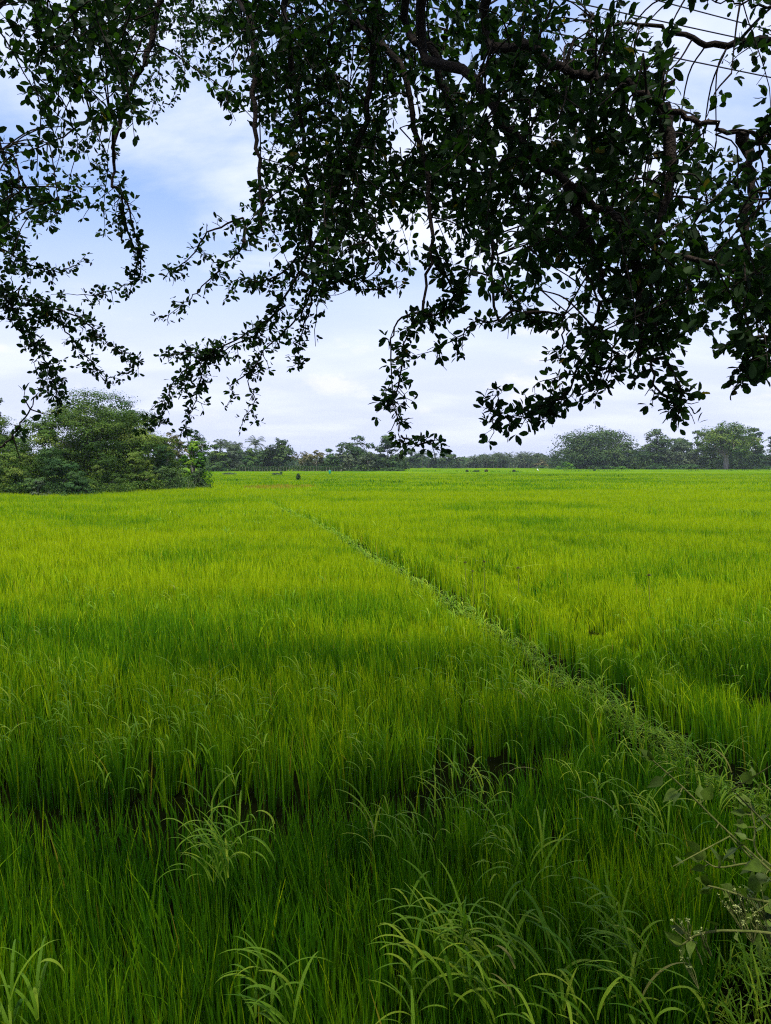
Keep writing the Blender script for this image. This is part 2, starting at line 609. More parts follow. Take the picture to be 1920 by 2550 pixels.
BANDS = [(1.7, 6.5, 950, .0122, 4), (6.5, 14, 640, .0142, 3), (14, 30, 430, .0185, 3), (30, 62, 150, .034, 2), (62, 170, 30, .075, 2)]
for (d0, d1, dens, wd, ns) in BANDS:
    hw = lambda yy: yy * 0.57 + 2.2
    area = (hw(d0) + hw(d1)) * (d1 - d0)
    n = int(area * dens)
    # tillers spring from hills
    tl = 16 if d0 < 6 else (12 if d0 < 14 else (8 if d0 < 30 else 4))
    sg = {1.7: .03, 6.5: .035, 14: .06}.get(d0, .15)
    nh = n // tl
    hy = np.sqrt(rng.uniform(d0 ** 2, d1 ** 2, nh)) if d0 > 6 else rng.uniform(d0, d1, nh) ** 1.0
    hx = rng.uniform(-1, 1, nh) * hw(hy)
    x = np.repeat(hx, tl) + rng.normal(0, sg, nh * tl)
    y = np.repeat(hy, tl) + rng.normal(0, sg, nh * tl)
    hh = np.repeat(rng.normal(1.0, 0.05, nh), tl)
    hc = np.repeat(rng.normal(0, 0.075, nh), tl)
    cx, cy = np.repeat(hx, tl), np.repeat(hy, tl)
    m = rng.random(len(x)) < keep_prob(x, y)
    x, y, hh, hc, cx, cy = x[m], y[m], hh[m], hc[m], cx[m], cy[m]
    n = len(x)
    fl = np.clip(1.10 - np.abs(rng.normal(0, 0.15, n)), .5, 1.12)
    H = crop_height(x, y) * hh * fl
    P = np.stack([x, y, bank_z(x, y) * 0.8], 1)
    az = rng.uniform(0, 2 * PI, n)
    windy = rng.random(n) < 0.45
    az = np.where(windy, rng.normal(2.9, 0.7, n), np.arctan2(y - cy, x - cx))
    lean = np.abs(rng.normal(0.05, 0.08, n))
    bend = np.where(rng.random(n) < .1, rng.uniform(.5, 1.2, n), np.abs(rng.normal(0.15, 0.16, n)))
    width = wd * rng.uniform(0.7, 1.3, n)
    tw = rng.uniform(-PI / 2, PI / 2, n) if d0 < 6 else rng.uniform(-1.0, 1.0, n) - (az + PI / 2)
    prof = {4: [.7, 1, .9, .52, .03], 3: [.8, 1, .62, .03], 2: [.9, .7, .05]}[ns]
    if d0 > 25:
        P[:, 2] = np.interp(y, [30, 76], [0.0, 0.26])
        H = H - P[:, 2] * 0.9 + .03
    V, F = strips(P, az, H, lean, bend, width, tw, ns, prof, 1.6)
    # colour: young deep green to yellowing, shaded bases painted under lit tips; patches over the plot
    hue = 0.36 + 0.46 * (noise(x * 0.5, y, 4.5, 20) - 0.5) + 0.44 * (noise(x * 0.55, y, 1.2, 21) - 0.5) + rng.normal(0, 0.15, n) + hc
    hue += (fl - 0.95) * 0.9 - 0.09 * np.clip((8 - y) / 3, 0, 1)  # near rice kept deeper green, the tree's shade painted into its hue
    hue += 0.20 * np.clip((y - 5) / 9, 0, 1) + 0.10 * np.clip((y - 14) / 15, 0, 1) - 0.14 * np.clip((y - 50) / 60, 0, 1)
    dd, ss = polydist(x, y, BUND)
    hue += 0.16 * (noise(x * .4, y, 9, 23) - 0.35) * (ss > 0)
    hue = np.where(rng.random(n) < 0.05, np.clip(hue + .3, 0, .86), hue)
    hue = np.where(rng.random(n) < 0.004, 0.95, np.clip(hue, 0, 0.86))
    hv = np.repeat(hue[:, None], (ns + 1) * 2, 1)
    hv = np.where(hv > .9, hv, np.clip(hv + np.repeat(np.linspace(-0.16, 0.16, ns + 1), 2)[None], 0, .88))
    bp = np.exp(-(((x - on(700, 1207, .7)[0]) / 3.2) ** 2 + ((y - on(700, 1207, .7)[1]) / 4.5) ** 2))
    hv = np.where((bp > 0.3)[:, None] & (rng.random(n) < 0.7)[:, None], 0.97, hv)
    Vs.append(V)
    Fs.append(F + off)
    off += len(V)
    Hs.append(hv.ravel())
o = build('rice_plants', np.concatenate(Vs), np.concatenate(Fs), M['rice'], hue=np.concatenate(Hs))
tag(o, 'upright bright green rice leaves filling the paddy', 'rice', kind='stuff')


# ------------------------------------------------------------------ weedy grasses
def tussocks(P, nl, length, width, r, lean0=0.25, az0=None, spread=0.05, ns=7, bend0=1.7):
    n = len(P) * nl
    Q = np.repeat(P, nl, 0) + np.concatenate([r.normal(0, spread, (n, 2)), np.zeros((n, 1))], 1)
    az = r.uniform(0, 2 * PI, n)
    if az0 is not None:
        az = np.where(r.random(n) < 0.6, r.normal(az0, 0.5, n), az)
    ln = np.repeat(length, nl) * r.uniform(0.6, 1.15, n)
    lean = np.abs(r.normal(lean0, 0.12, n))
    bend = r.uniform(0.55, 1.25, n) * bend0
    wd = np.repeat(width, nl) * r.uniform(0.6, 1.2, n)
    tw = r.normal(0, 0.25, n)
    prof = np.interp(np.linspace(0, 1, ns + 1), [0, .3, .6, .85, 1], [.45, .8, 1, .62, .04])
    V, F = strips(Q, az, ln, lean, bend, wd, tw, ns, prof, 1.7)
    hue = np.clip(r.normal(0.5, 0.17, n), 0.05, 0.8)
    hue = np.where(r.random(n) < 0.02, 0.97, hue)
    return V, F, np.repeat(hue, (ns + 1) * 2)


def weeds(P, top, nl, length, width, r, az0=2.9, lean0=0.35, bend0=2.0, ns=9, spread=.05):
    """upright culms with broad leaves that arch over near the top"""
    n = len(P)
    tx = P[:, :2] + r.normal(0, spread, (n, 2))
    H = top * r.uniform(.85, 1.1, n)
    st_az = r.uniform(0, 6.28, n)
    SV, SF = strips(np.stack([tx[:, 0], tx[:, 1], P[:, 2]], 1), st_az, H, np.full(n, .04), r.uniform(0, .15, n), np.full(n, 1.0) * width * .35, r.uniform(-1, 1, n), 4, [1, .9, .8, .6, .3], 1)
    q = np.repeat(np.arange(n), nl)
    m = len(q)
    fr = r.uniform(.68, 1.0, m)
    Q = np.stack([tx[q, 0], tx[q, 1], P[q, 2] + H[q] * fr], 1)
    az = np.where(r.random(m) < .55, r.normal(az0, .55, m), r.uniform(0, 6.28, m))
    ln = length * r.uniform(.55, 1.2, m)
    prof = np.interp(np.linspace(0, 1, ns + 1), [0, .25, .55, .85, 1], [.55, .95, 1, .55, .02])
    V, F = strips(Q, az, ln, np.abs(r.normal(lean0, .15, m)), bend0 * r.uniform(.5, 1.25, m), width * r.uniform(.65, 1.2, m), r.normal(0, .3, m), ns, prof, 1.25)
    hue = np.clip(r.normal(.5, .2, m), .02, .85)
    hue = np.where(r.random(m) < .012, .97, hue)
    return (np.concatenate([SV, V]), np.concatenate([SF, F + len(SV)]),
            np.concatenate([np.full(len(SV), .3), np.repeat(hue, (ns + 1) * 2)]))


def cat3(lst):
    V, F, H, o = [], [], [], 0
    for v, f, hh in lst:
        V.append(v)
        F.append(f + o)
        H.append(hh)
        o += len(v)
    return np.concatenate(V), np.concatenate(F), np.concatenate(H)


r = np.random.default_rng(21)
acc = []
# along the earth bund
bp = np.array(BUND)
seg = np.hypot(*(bp[1:] - bp[:-1]).T)
cum = np.concatenate([[0], np.cumsum(seg)])
for k in range(1900):
    u = r.uniform(0, cum[-1] ** 0.5) ** 2
    x = np.interp(u, cum, bp[:, 0])
    y = np.interp(u, cum, bp[:, 1])
    if y > 45 or y < 2.0:
        continue
    j = min(np.searchsorted(cum, u), len(seg)) - 1
    t = (bp[j + 1] - bp[j]) / seg[j]
    nrm = np.array([t[1], -t[0]])
    o_ = r.normal(-0.04, 0.055 if y < 9 else .07) * (1 + y / 50)
    x += nrm[0] * o_
    y += nrm[1] * o_
    wd = max(0.0095, 0.0012 * y)
    acc.append(weeds(np.array([[x, y, 0.08]]), r.uniform(.06, .36), 5 if y < 12 else 4, r.uniform(.15, .27), wd, r, spread=.03, ns=6))
V, F, H = cat3(acc)
o = build('bund_grass', V, F, M['weed'], hue=H)
tag(o, 'tangled pale green grass along the earth bund across the field', 'grass', kind='stuff')

# scattered through the crop: (px, py of the tips, spread in metres, how many)
acc = []
for (px, py, sp, num) in ((330, 1760, .55, 15), (120, 1760, .6, 9), (520, 1790, .5, 9), (30, 1700, .4, 5), (690, 1500, 1.2, 5), (600, 1290, 3.0, 18), (1150, 1760, .4, 4), (900, 1840, .4, 3),
                          (300, 1500, 1.2, 5), (1480, 1640, .5, 8), (1650, 1660, .5, 6), (1880, 1540, .7, 14), (1730, 1560, .5, 4),
                          (1200, 1640, .5, 8), (1350, 1690, .3, 10), (1450, 1730, .3, 8), (880, 1700, .6, 5), (1560, 1880, .25, 6), (1780, 1905, .3, 8), (1250, 1520, .8, 6), (60, 1560, .8, 4), (1900, 1700, .4, 4)):
    c = on(px, py, 0.62)
    for q in range(num * 2):
        x, y = c[0] + r.normal(0, sp), c[1] + r.normal(0, sp * 1.2)
        wd = max(0.0105, 0.00135 * y)
        acc.append(weeds(np.array([[x, y, 0.0]]), r.uniform(.54, .70), 4, r.uniform(.18, .30), wd, r))
V, F, H = cat3(acc)
o = build('paddy_grass', V, F, M['weed'], hue=H)
tag(o, 'pale arching weed grass standing among the rice', 'grass', kind='stuff')

# near clumps that can be told apart
CL = [('tall clump of pale arching grass in dark rice, lower left of the middle', 560, 2170, 20, 1.25, .022, 2.9, .05),
      ('wide leaved grass clump arching over the bottom edge, left of centre', 640, 2470, 9, 0.95, .024, 2.5, .06),
      ('dense broad bladed grass clump at the bottom edge, centre', 1090, 2400, 22, 1.0, .027, 2.9, .09),
      ('dense broad bladed grass clump at the bottom edge, right of centre', 1300, 2440, 22, 1.0, .026, 2.4, .09),
      ('broad bladed grass clump below the flowering weed', 1530, 2450, 20, 0.9, .024, 2.8, .10),
      ('arching grass clump rising from the rice right of the middle', 1270, 2190, 12, 1.15, .021, 2.9, .06),
      ('loose arching grass clump below the dark gap in the rice', 1180, 2010, 14, 1.15, .018, 2.8, .08),
      ('small arching grass clump left of the flowering weed stem', 1620, 2080, 12, 1.05, .02, 2.6, .07),
      ('single bent grass clump left of the flowering weed heads', 1560, 2330, 7, 1.0, .022, 2.8, .03),
      ('bluish grass clump at the bottom left corner', 50, 2480, 6, 0.95, .026, 2.4, .03),
      ('thin arching grass clump between two darker rice stands', 1000, 2130, 9, 1.1, .018, 2.4, .05)]
for lab, px, py, nl, ln, wd, a0, sp in CL:
    c = on(px, py, 0.6)
    z0 = float(bank_z(c[0], c[1])) * 0.9
    root = np.array([c[0], c[1], z0])
    V, F, H = weeds(np.repeat(root[None], max(3, int(nl * .8)), 0), (.64 * ln - z0 * .7) * (.6 + .5 * min(1, ln)), 4, .28, wd * .56, r, az0=a0, spread=sp * 1.8, ns=12)
    o = build('grass_clump', V, F, M['weed'], hue=H, origin=root)
    o.location = root
    tag(o, lab, 'grass clump', 'broad bladed grass clumps in the foreground')

# low weeds and litter on the bank at the corner
acc = []
for k in range(1100):
    x = r.uniform(0.7, 2.6)
    y = r.uniform(1.4, 3.6)
    z = float(bank_z(x, y))
    if z < 0.08:
        continue
    v, f, hh = tussocks(np.array([[x, y, z - .02]]), 4, np.array([r.uniform(.1, .28)]), np.array([.009]), r, 0.4, None, 0.04, 4, 1.4)
    acc.append((v, f, np.clip(hh * .6 + (0.4 if r.random() < .18 else 0), 0, 1)))
V, F, H = cat3(acc)
o = build('bank_grass', V, F, M['weed'], hue=H)
tag(o, 'short browning grass on the earth bank, bottom right', 'grass', kind='stuff')


# ------------------------------------------------------------------ sedges with brown heads
def sedge(px, py, hh, rays, label):
    top = on(px, py, hh)
    root = np.array([top[0] + 0.02, top[1], 0.0])
    e = empty('sedge', root, label, 'sedge', 'brown headed sedges above the rice')
    rr = np.random.default_rng(int(px))
    st = smooth_path([root, root * .5 + top * .5 + (0.01, 0, 0), top], 5)
    V, F = tube(st, np.linspace(.006, .004, len(st)), 5)
    build('stalk', V, F, M['stem'], e, origin=root)
    parts = []
    for k, (a, ln) in enumerate(rays):
        V, F = strips(top[None], np.array([a]), np.array([ln * 1.2]), np.array([1.15]), np.array([.45]), np.array([.032]), np.array([0.1]), 6, [.7, 1, 1, .9, .7, .4, .05], 1.0)
        parts.append((V, F))
    V, F = merge(parts)
    build('bract', V, F, M['weed'], e, hue=np.full(len(V), 0.82), origin=root)
    n = 90
    D = rr.normal(size=(n, 3))
    D[:, 2] = np.abs(D[:, 2])
    D /= np.linalg.norm(D, axis=1)[:, None]
    V, Fq = leaves(top + D * rr.uniform(0, .02, (n, 1)), D, rr.normal(size=(n, 3)), rr.uniform(.015, .028, n), rr.uniform(.006, .010, n))
    build('seed_head', V, Fq, M['crown_dry'], e, hue=rr.uniform(0.2, 0.9, len(V)), origin=root)


sedge(1158, 1402, .92, [(3.6, .30), (2.9, .12)], 'brown headed sedge with one long bract hanging left')
sedge(1205, 1400, .98, [(3.3, .42), (3.9, .2)], 'tallest brown headed sedge beside the shorter left one')
sedge(1176, 1424, .84, [(4.2, .3)], 'shortest sedge, below the other two heads')
sedge(1290, 1416, .94, [(3.4, .34), (3.7, .26), (5.9, .38), (3.0, .2)], 'sedge with a wide fan of pale bracts, right of the others')
sedge(1616, 1434, .94, [(3.5, .3)], 'lone sedge standing in the right hand rice')


# ------------------------------------------------------------------ overhanging tree
GRID = """
499999989999999886662123
588788766989898977999668
698777579988989889997752
167783188998889889888643
444760004999888898887666
656730028997788998999666
975610069997688999999766
863510268998516899999986
500000035888767884899999
400000014540013343899999
000000000110000002899458
000000000000000003764025
000000000000000000001000
000000000000000000000000
"""
GRID = np.array([[int(c) for c in row] for row in GRID.split()], float)


def grid_at(px, py):
    c = np.clip((px / 80.0) - 0.5, 0, 23)
    q = np.clip((py / 80.0) - 0.5, 0, 13)
    c0, q0 = int(c), int(q)
    c1, q1 = min(c0 + 1, 23), min(q0 + 1, 13)
    fc, fq = c - c0, q - q0
    return ((GRID[q0, c0] * (1 - fc) + GRID[q0, c1] * fc) * (1 - fq) + (GRID[q1, c0] * (1 - fc) + GRID[q1, c1] * fc) * fq) / 9.0


TR = np.array([2.6, -2.8, 1.0])
CROTCH = TR + (0, 0, 3.6)
# main boughs: (group, photo points, depth along them, radius)
BOUGHS = [
    (0, [(470, -260), (398, 0), (370, 130), (310, 260), (290, 345), (280, 470)], 3.4, 3.2, .022),
    (0, [(300, -250), (60, -60), (-120, 200), (-60, 480), (0, 727)], 3.4, 3.3, .018),
    (1, [(640, -250), (628, 60), (634, 230), (645, 400), (650, 580)], 3.2, 3.0, .020),
    (1, [(760, -200), (722, 86), (743, 260), (766, 430), (775, 600), (778, 675)], 3.0, 3.3, .018),
    (1, [(900, -200), (930, 100), (900, 330), (830, 500), (749, 675)], 2.9, 3.1, .020),
    (2, [(1050, -200), (1090, 150), (1140, 330), (1190, 450), (1215, 560), (1237, 802)], 2.8, 3.0, .020),
    (2, [(980, -200), (1010, 200), (1060, 420), (1075, 600), (1052, 779)], 2.9, 2.8, .018),
    (3, [(1080, -150), (1190, 200), (1300, 360), (1420, 460), (1560, 560), (1700, 640), (1920, 700), (2100, 740)], 2.4, 2.3, .019),
    (3, [(1250, -150), (1330, 120), (1415, 178), (1480, 190), (1565, 207), (1650, 265), (1767, 311), (1850, 330), (2000, 345)], 2.5, 2.2, .018),
    (3, [(1420, 460), (1470, 600), (1500, 720), (1479, 819)], 2.36, 2.6, .014),
    (4, [(1650, 265), (1670, 420), (1640, 560), (1620, 700), (1623, 790)], 2.4, 2.4, .016),
    (4, [(1560, 560), (1590, 700), (1600, 780), (1594, 848)], 2.3, 2.4, .014),
    (4, [(1850, 330), (1870, 430), (1860, 600), (1859, 848)], 2.3, 2.3, .014),
    (4, [(2050, 60), (1920, 95), (1760, 105), (1640, 70), (1500, 60)], 3.0, 3.2, .016),
]
# leafy shoots: (group, points, depth0, depth1, foliage amount)
SHOOTS = [
    (0, [(0, 727), (58, 802), (86, 860), (127, 917), (144, 960), (132, 986)], 3.3, 3.3, 2.6),
    (0, [(-40, 590), (40, 640), (104, 670), (173, 670), (213, 635)], 3.5, 3.6, 1.6),
    (0, [(300, 470), (323, 595), (346, 646), (346, 693), (300, 716), (230, 733), (127, 733)], 3.2, 3.5, 1.4),
    (0, [(58, 802), (120, 770), (175, 779), (219, 808), (259, 848), (323, 883), (346, 923)], 3.3, 3.4, 1.8),
    (0, [(90, 790), (133, 790), (173, 831), (213, 883), (248, 923), (300, 946)], 3.3, 3.5, 1.3),
    (0, [(290, 300), (219, 300), (156, 340), (58, 380), (0, 369)], 3.0, 3.0, 0.12),
    (0, [(0, 369), (30, 450), (20, 560), (60, 640)], 3.3, 3.4, 1.8),
    (0, [(-300, 900), (-120, 1150), (0, 1110), (50, 1060), (80, 1010), (96, 967)], 2.2, 2.2, 0.5),
    (0, [(-60, 640), (-10, 700), (40, 740), (100, 745), (130, 790)], 3.2, 3.4, 1.5),
    (0, [(300, 470), (330, 560), (350, 640), (330, 690)], 3.2, 3.3, 1.1),
    (1, [(650, 560), (600, 620), (553, 664), (490, 727), (450, 762), (403, 796)], 3.2, 3.6, 1.2),
    (1, [(600, 540), (519, 583), (478, 635), (438, 670), (409, 670)], 3.3, 3.6, 1.3),
    (1, [(749, 675), (680, 779), (605, 837), (519, 883), (455, 929), (415, 987), (403, 1033), (369, 1072)], 3.1, 3.5, 1.9),
    (1, [(700, 760), (640, 830), (560, 870), (490, 890)], 3.2, 3.3, 1.6),
    (1, [(560, 870), (519, 883), (461, 878), (398, 888)], 3.3, 3.4, 1.8),
    (1, [(519, 883), (507, 917), (496, 963), (478, 1021), (455, 1079)], 3.3, 3.4, 1.7),
    (1, [(778, 720), (749, 779), (703, 831), (651, 883), (622, 952), (634, 998), (611, 1038), (594, 1073)], 3.3, 3.6, 1.2),
    (1, [(640, 905), (622, 929), (576, 958), (582, 987)], 3.4, 3.5, 1.2),
    (1, [(778, 675), (772, 762), (755, 819), (738, 883), (749, 906)], 3.3, 3.4, 1.6),
    (1, [(778, 675), (800, 740), (790, 762), (784, 860)], 3.3, 3.4, 0.8),
    (1, [(775, 600), (700, 680), (650, 700), (600, 690), (560, 720)], 3.1, 3.3, 1.8),
    (1, [(778, 690), (820, 700), (870, 680), (930, 720), (1000, 700)], 2.9, 2.9, 1.6),
    (2, [(1052, 779), (1018, 819), (1006, 883), (995, 952), (977, 998), (995, 1056), (995, 1085), (1046, 1098)], 2.9, 2.9, 1.4),
    (2, [(1040, 780), (990, 800), (975, 890), (985, 1020), (1000, 1060)], 2.95, 3.0, 0.5),
    (2, [(995, 1085), (1046, 1105), (1075, 1095), (1098, 1095)], 2.9, 2.9, 1.0),
    (2, [(1300, 780), (1237, 802), (1190, 796), (1150, 831), (1110, 860), (1064, 871)], 3.0, 2.8, 1.2),
    (2, [(1075, 600), (1110, 680), (1130, 740), (1090, 780), (1052, 779)], 2.8, 2.8, 2.5),
    (2, [(1215, 560), (1250, 680), (1290, 760), (1350, 800), (1400, 790)], 3.2, 3.2, 2.4),
    (3, [(1479, 819), (1460, 880), (1432, 929), (1410, 981), (1352, 1015), (1306, 1027), (1271, 1038), (1231, 1044), (1237, 963)], 2.6, 2.7, 1.6),
    (3, [(1410, 981), (1380, 1000), (1352, 1015), (1306, 1010)], 2.6, 2.7, 1.0),
    (3, [(1540, 880), (1479, 929), (1398, 935), (1329, 963)], 2.6, 2.8, 1.3),
    (3, [(1400, 790), (1405, 860), (1380, 900)], 3.0, 3.0, 1.3),
    (3, [(1461, 687), (1496, 756), (1519, 808)], 2.4, 2.4, 0.15),
    (3, [(1479, 819), (1520, 870), (1500, 960), (1440, 980)], 2.7, 2.7, 1.4),
    (4, [(1623, 790), (1652, 883), (1686, 952), (1703, 985), (1663, 1012)], 2.3, 2.4, 1.5),
    (4, [(1594, 848), (1582, 929), (1582, 970)], 2.4, 2.4, 1.3),
    (4, [(1620, 900), (1640, 980), (1690, 1005), (1710, 995)], 2.35, 2.4, .9),
    (4, [(1859, 848), (1848, 917), (1842, 963)], 2.3, 2.3, 1.6),
    (4, [(1920, 848), (1905, 900), (1885, 930)], 2.3, 2.3, 1.8),
    (4, [(1950, 860), (1900, 850), (1859, 848), (1820, 860)], 2.3, 2.3, 1.6),
    (4, [(2000, 250), (1940, 300), (1890, 330), (1900, 420), (1930, 480)], 2.0, 2.0, 1.2),
    (4, [(1920, 20), (1850, 10), (1800, 5), (1700, -10)], 2.6, 2.6, 0.6),
]
r = np.random.default_rng(77)
NB = len(BOUGHS)
wood = {g: [] for g in range(NB)}
LP = {g: [] for g in range(NB)}     # leaf rows: pos, dir, len
BP, BI, LOOSE = [], [], []


def nearest(p):
    return int(ALL_I[np.argmin(((ALL_P - p) ** 2).sum(1))])



def join_up(p, g, rad, far=9.0):
    """a curved twig from the nearest place on the bough to p"""
    k = np.argmin(((ALL_P - p) ** 2).sum(1))
    q = ALL_P[k]
    d = np.linalg.norm(q - p)
    if 0.01 < d < far:
        pp = smooth_path([q, (q + p) / 2 + r.normal(0, .05 * d, 3) + (0, 0, .12 * d), p], 4)
        wood[g].append(tube(pp, np.linspace(rad * 1.6, rad, len(pp)), 4))
    return d < far


def foliate(g, path, amount, scale=1.0, lim=None):
    """hang spurs of paired leaflets along a 3-D path"""
    d = np.linalg.norm(np.diff(path, axis=0), axis=1)
    cu = np.concatenate([[0], np.cumsum(d)])
    tot = cu[-1]
    n = max(1, int(tot / 0.024 * amount))
    for k in range(n):
        u = r.uniform(0, tot)
        p = np.array([np.interp(u, cu, path[:, a]) for a in range(3)])
        q = np.array([np.interp(min(u + .02, tot), cu, path[:, a]) for a in range(3)])
        t = q - p + 1e-6
        t /= np.linalg.norm(t)
        s = r.normal(size=3)
        s = s - t * (s @ t) * 0.6
        s /= np.linalg.norm(s)
        tp_ = 1 - .5 * u / tot if lim is None else 1.0
        sl = tp_ * r.uniform(0.006, 0.045) * (0.6 + 0.3 * min(amount, 2.5)) * scale
        tip = p + (s + t * 0.35) * sl
        if lim is not None:
            ix, iy = seen(tip)
            if r.random() > lim(ix, iy):
                continue
        ax = tip - p
        ax /= np.linalg.norm(ax)
        for q2 in range(r.integers(2, 5)):
            e = r.normal(size=3)
            e /= np.linalg.norm(e)
            dr = ax * 0.55 + e * 0.9 + np.array([0, 0, -0.12])
            LP[g].append((*(tip + e * 0.004), *dr, r.uniform(.026, .043) * scale * (.5 + .5 * tp_)))
        if sl > 0.025 and r.random() < 0.5:
            LOOSE.append(tube([p, tip], [.0014, .0009], 3))


for bi, (g, pts, d0, d1, rad) in enumerate(BOUGHS):
    n = len(pts)
    P = [at(x, y, d0 + (d1 - d0) * k / (n - 1)) for k, (x, y) in enumerate(pts)]
    if pts[0][1] < -100:          # reaches back over the camera to the trunk
        hub = CROTCH + np.array([-0.5, 0.8, 0.9])
        a = P[0]
        P = [CROTCH + (0, 0, .2), hub, (hub + a) / 2 + (0, 0.2, 1.0)] + P
    path = smooth_path(P, 6)
    path[1:] += r.normal(0, 0.006, path[1:].shape)
    m = len(path)
    vis = np.array([q for q in path if q[1] > 1.2])
    BP.append(vis)
    BI.append(np.full(len(vis), bi))
    wood[bi].append(tube(path, np.interp(np.arange(m), [0, m * .35, m - 1], [rad * 1.5, rad * .85, rad * 0.25]), 8))
ALL_P, ALL_I = np.concatenate(BP), np.concatenate(BI)
for g, pts, d0, d1, am in SHOOTS:
    n = len(pts)
    P = [at(x, y, d0 + (d1 - d0) * k / (n - 1)) for k, (x, y) in enumerate(pts)]
    path = smooth_path(P, 5)
    path = path + r.normal(0, 0.004, path.shape)
    gr = g
    g = nearest(path[0])
    join_up(path[0], g, .0045, .9)
    ALL_P, ALL_I = np.concatenate([ALL_P, path]), np.concatenate([ALL_I, np.full(len(path), g)])
    wood[g].append(tube(path, np.linspace(.0048, .0013, len(path)), 5))
    sc_ = {0: .9, 1: .9, 2: 1.05}.get(gr, 1.15)
    am_ = am * {0: .95, 1: .85, 2: .85}.get(gr, .8)
    foliate(g, path, am_, sc_)
    # thorny side twigs
    for k in range(int(len(path) * 0.5 * min(am, 2))):
        i = r.integers(1, len(path) - 1)
        e = r.normal(size=3)
        e /= np.linalg.norm(e)
        q = path[i] + e * r.uniform(.03, .08) + np.array([0, 0, -.02])
        sp = np.array([path[i], (path[i] + q) / 2 + r.normal(0, .008, 3), q])
        LOOSE.append(tube(sp, [.0022, .0016, .001], 4))
        if am > 0.3:
            foliate(g, sp, am_ * 0.8, sc_)
# inner drooping twigs where the crown is thick
wts = -np.log(1 - np.minimum(GRID / 9.25, 0.97))
for q in range(GRID.shape[0]):
    for c in range(-5, GRID.shape[1] + 7):
        k = r.poisson(wts[q, min(max(c, 0), 23)] * (1 if 0 <= c < 24 else .8) * (1.8 if c < 14 else 1.1))
        for _ in range(k):
            px, py = (c + r.random()) * 80, (q + r.random()) * 80
            dn = 2.0 if px > 1150 or (py < 330 and px < 330) else 2.6
            if 330 < px < 560 and py < 330:
                dn = 4.2
            dep = dn + r.gamma(2.0, 0.55)
            p0 = at(px, py, dep)
            g = nearest(p0)
            dirv = np.array([r.normal(0, 0.55), r.normal(0, 0.4), -abs(r.normal(0.75, 0.4))])
            if px < 900:
                dirv[0] -= 0.25
            dirv /= np.linalg.norm(dirv)
            ln = r.uniform(.22, .5)
            mid = p0 + r.normal(0, .02, 3)
            path = np.array([p0 - dirv * ln / 2, p0 - dirv * ln * .2 + r.normal(0, .015, 3), p0 + dirv * ln * .2 + r.normal(0, .015, 3), p0 + dirv * ln / 2])
            path = smooth_path(path, 3)
            e1, e2 = seen(path[0]), seen(path[-1])
            if min(grid_at(*e1) if e1[1] > 0 else 1, grid_at(*e2) if e2[1] > 0 else 1) < 0.42:
                continue
            ok = join_up(path[0], g, .0024, .42)
            (wood[g] if ok else LOOSE).append(tube(path, np.linspace(.0032, .0010, len(path)), 4))
            foliate(g, path, 1.1, r.uniform(.85, 1.15) if px < 900 else r.uniform(.95, 1.3), lim=lambda ix, iy: 1.0 if iy < -5 or ix < -10 or ix > 1930 else min(1.0, grid_at(ix, iy) * 1.7 - 0.12))
tree = empty('overhanging_tree', TR, 'big dark thorny tree whose leafy branches hang down over the view', 'tree')
# trunk
tp = smooth_path([TR + (0, 0, -.1), TR + (.05, 0, 1.2), TR + (-.05, .1, 2.6), CROTCH + (0, 0, .3)], 5)
V, F = tube(tp, np.linspace(.34, .22, len(tp)), 14)
extra = [(V, F)]
for k in range(7):
    a = k * 0.9 + 0.3
    e = CROTCH + np.array([math.cos(a) * 3.2, math.sin(a) * 2.2 - 0.5, 2.4 + 0.4 * math.sin(k * 2)])
    pp = smooth_path([CROTCH, (CROTCH + e) / 2 + (0, 0, .5), e], 5)
    extra.append(tube(pp, np.linspace(.17, .05, len(pp)), 8))
V, F = merge(extra)
build('trunk', V, F, M['bark'], tree, origin=TR)
for g in range(NB):
    V, F = merge(wood[g])
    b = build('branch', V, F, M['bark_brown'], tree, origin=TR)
    if not LP[g]:
        continue
    A = np.array(LP[g])
    n = len(A)
    nn = r.normal(size=(n, 3)) + np.array([0, 0, 0.5])
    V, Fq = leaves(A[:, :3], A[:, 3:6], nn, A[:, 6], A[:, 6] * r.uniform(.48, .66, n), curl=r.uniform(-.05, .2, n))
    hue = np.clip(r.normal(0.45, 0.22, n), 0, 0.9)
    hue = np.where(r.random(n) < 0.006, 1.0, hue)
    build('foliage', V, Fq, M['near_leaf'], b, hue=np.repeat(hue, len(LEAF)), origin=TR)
    print('leaves', g, n)
V, F = merge(LOOSE)
o = build('twigs', V, F, M['bark_brown'], tree, origin=TR)
o['kind'] = 'stuff'
# the crown over and behind the viewer, which shades the near field
n = 46000
x = r.uniform(-9, 10, n)
y = r.uniform(-7, 7.0, n)
lo = np.maximum(4.6, 2.7 + 0.70 * np.maximum(y, 0) + 0.9)
z = lo + r.gamma(1.5, 0.9, n)
keep = noise(x, y, 1.1, 31) + 0.4 * noise(x, z, .7, 32) > 0.42
P = np.stack([x, y, z], 1)[keep]
n = len(P)
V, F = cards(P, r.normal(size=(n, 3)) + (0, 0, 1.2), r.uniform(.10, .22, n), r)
build('crown', V, F, M['near_leaf'], tree, hue=np.repeat(np.clip(r.normal(.5, .2, n), 0, .9), 4), origin=TR)

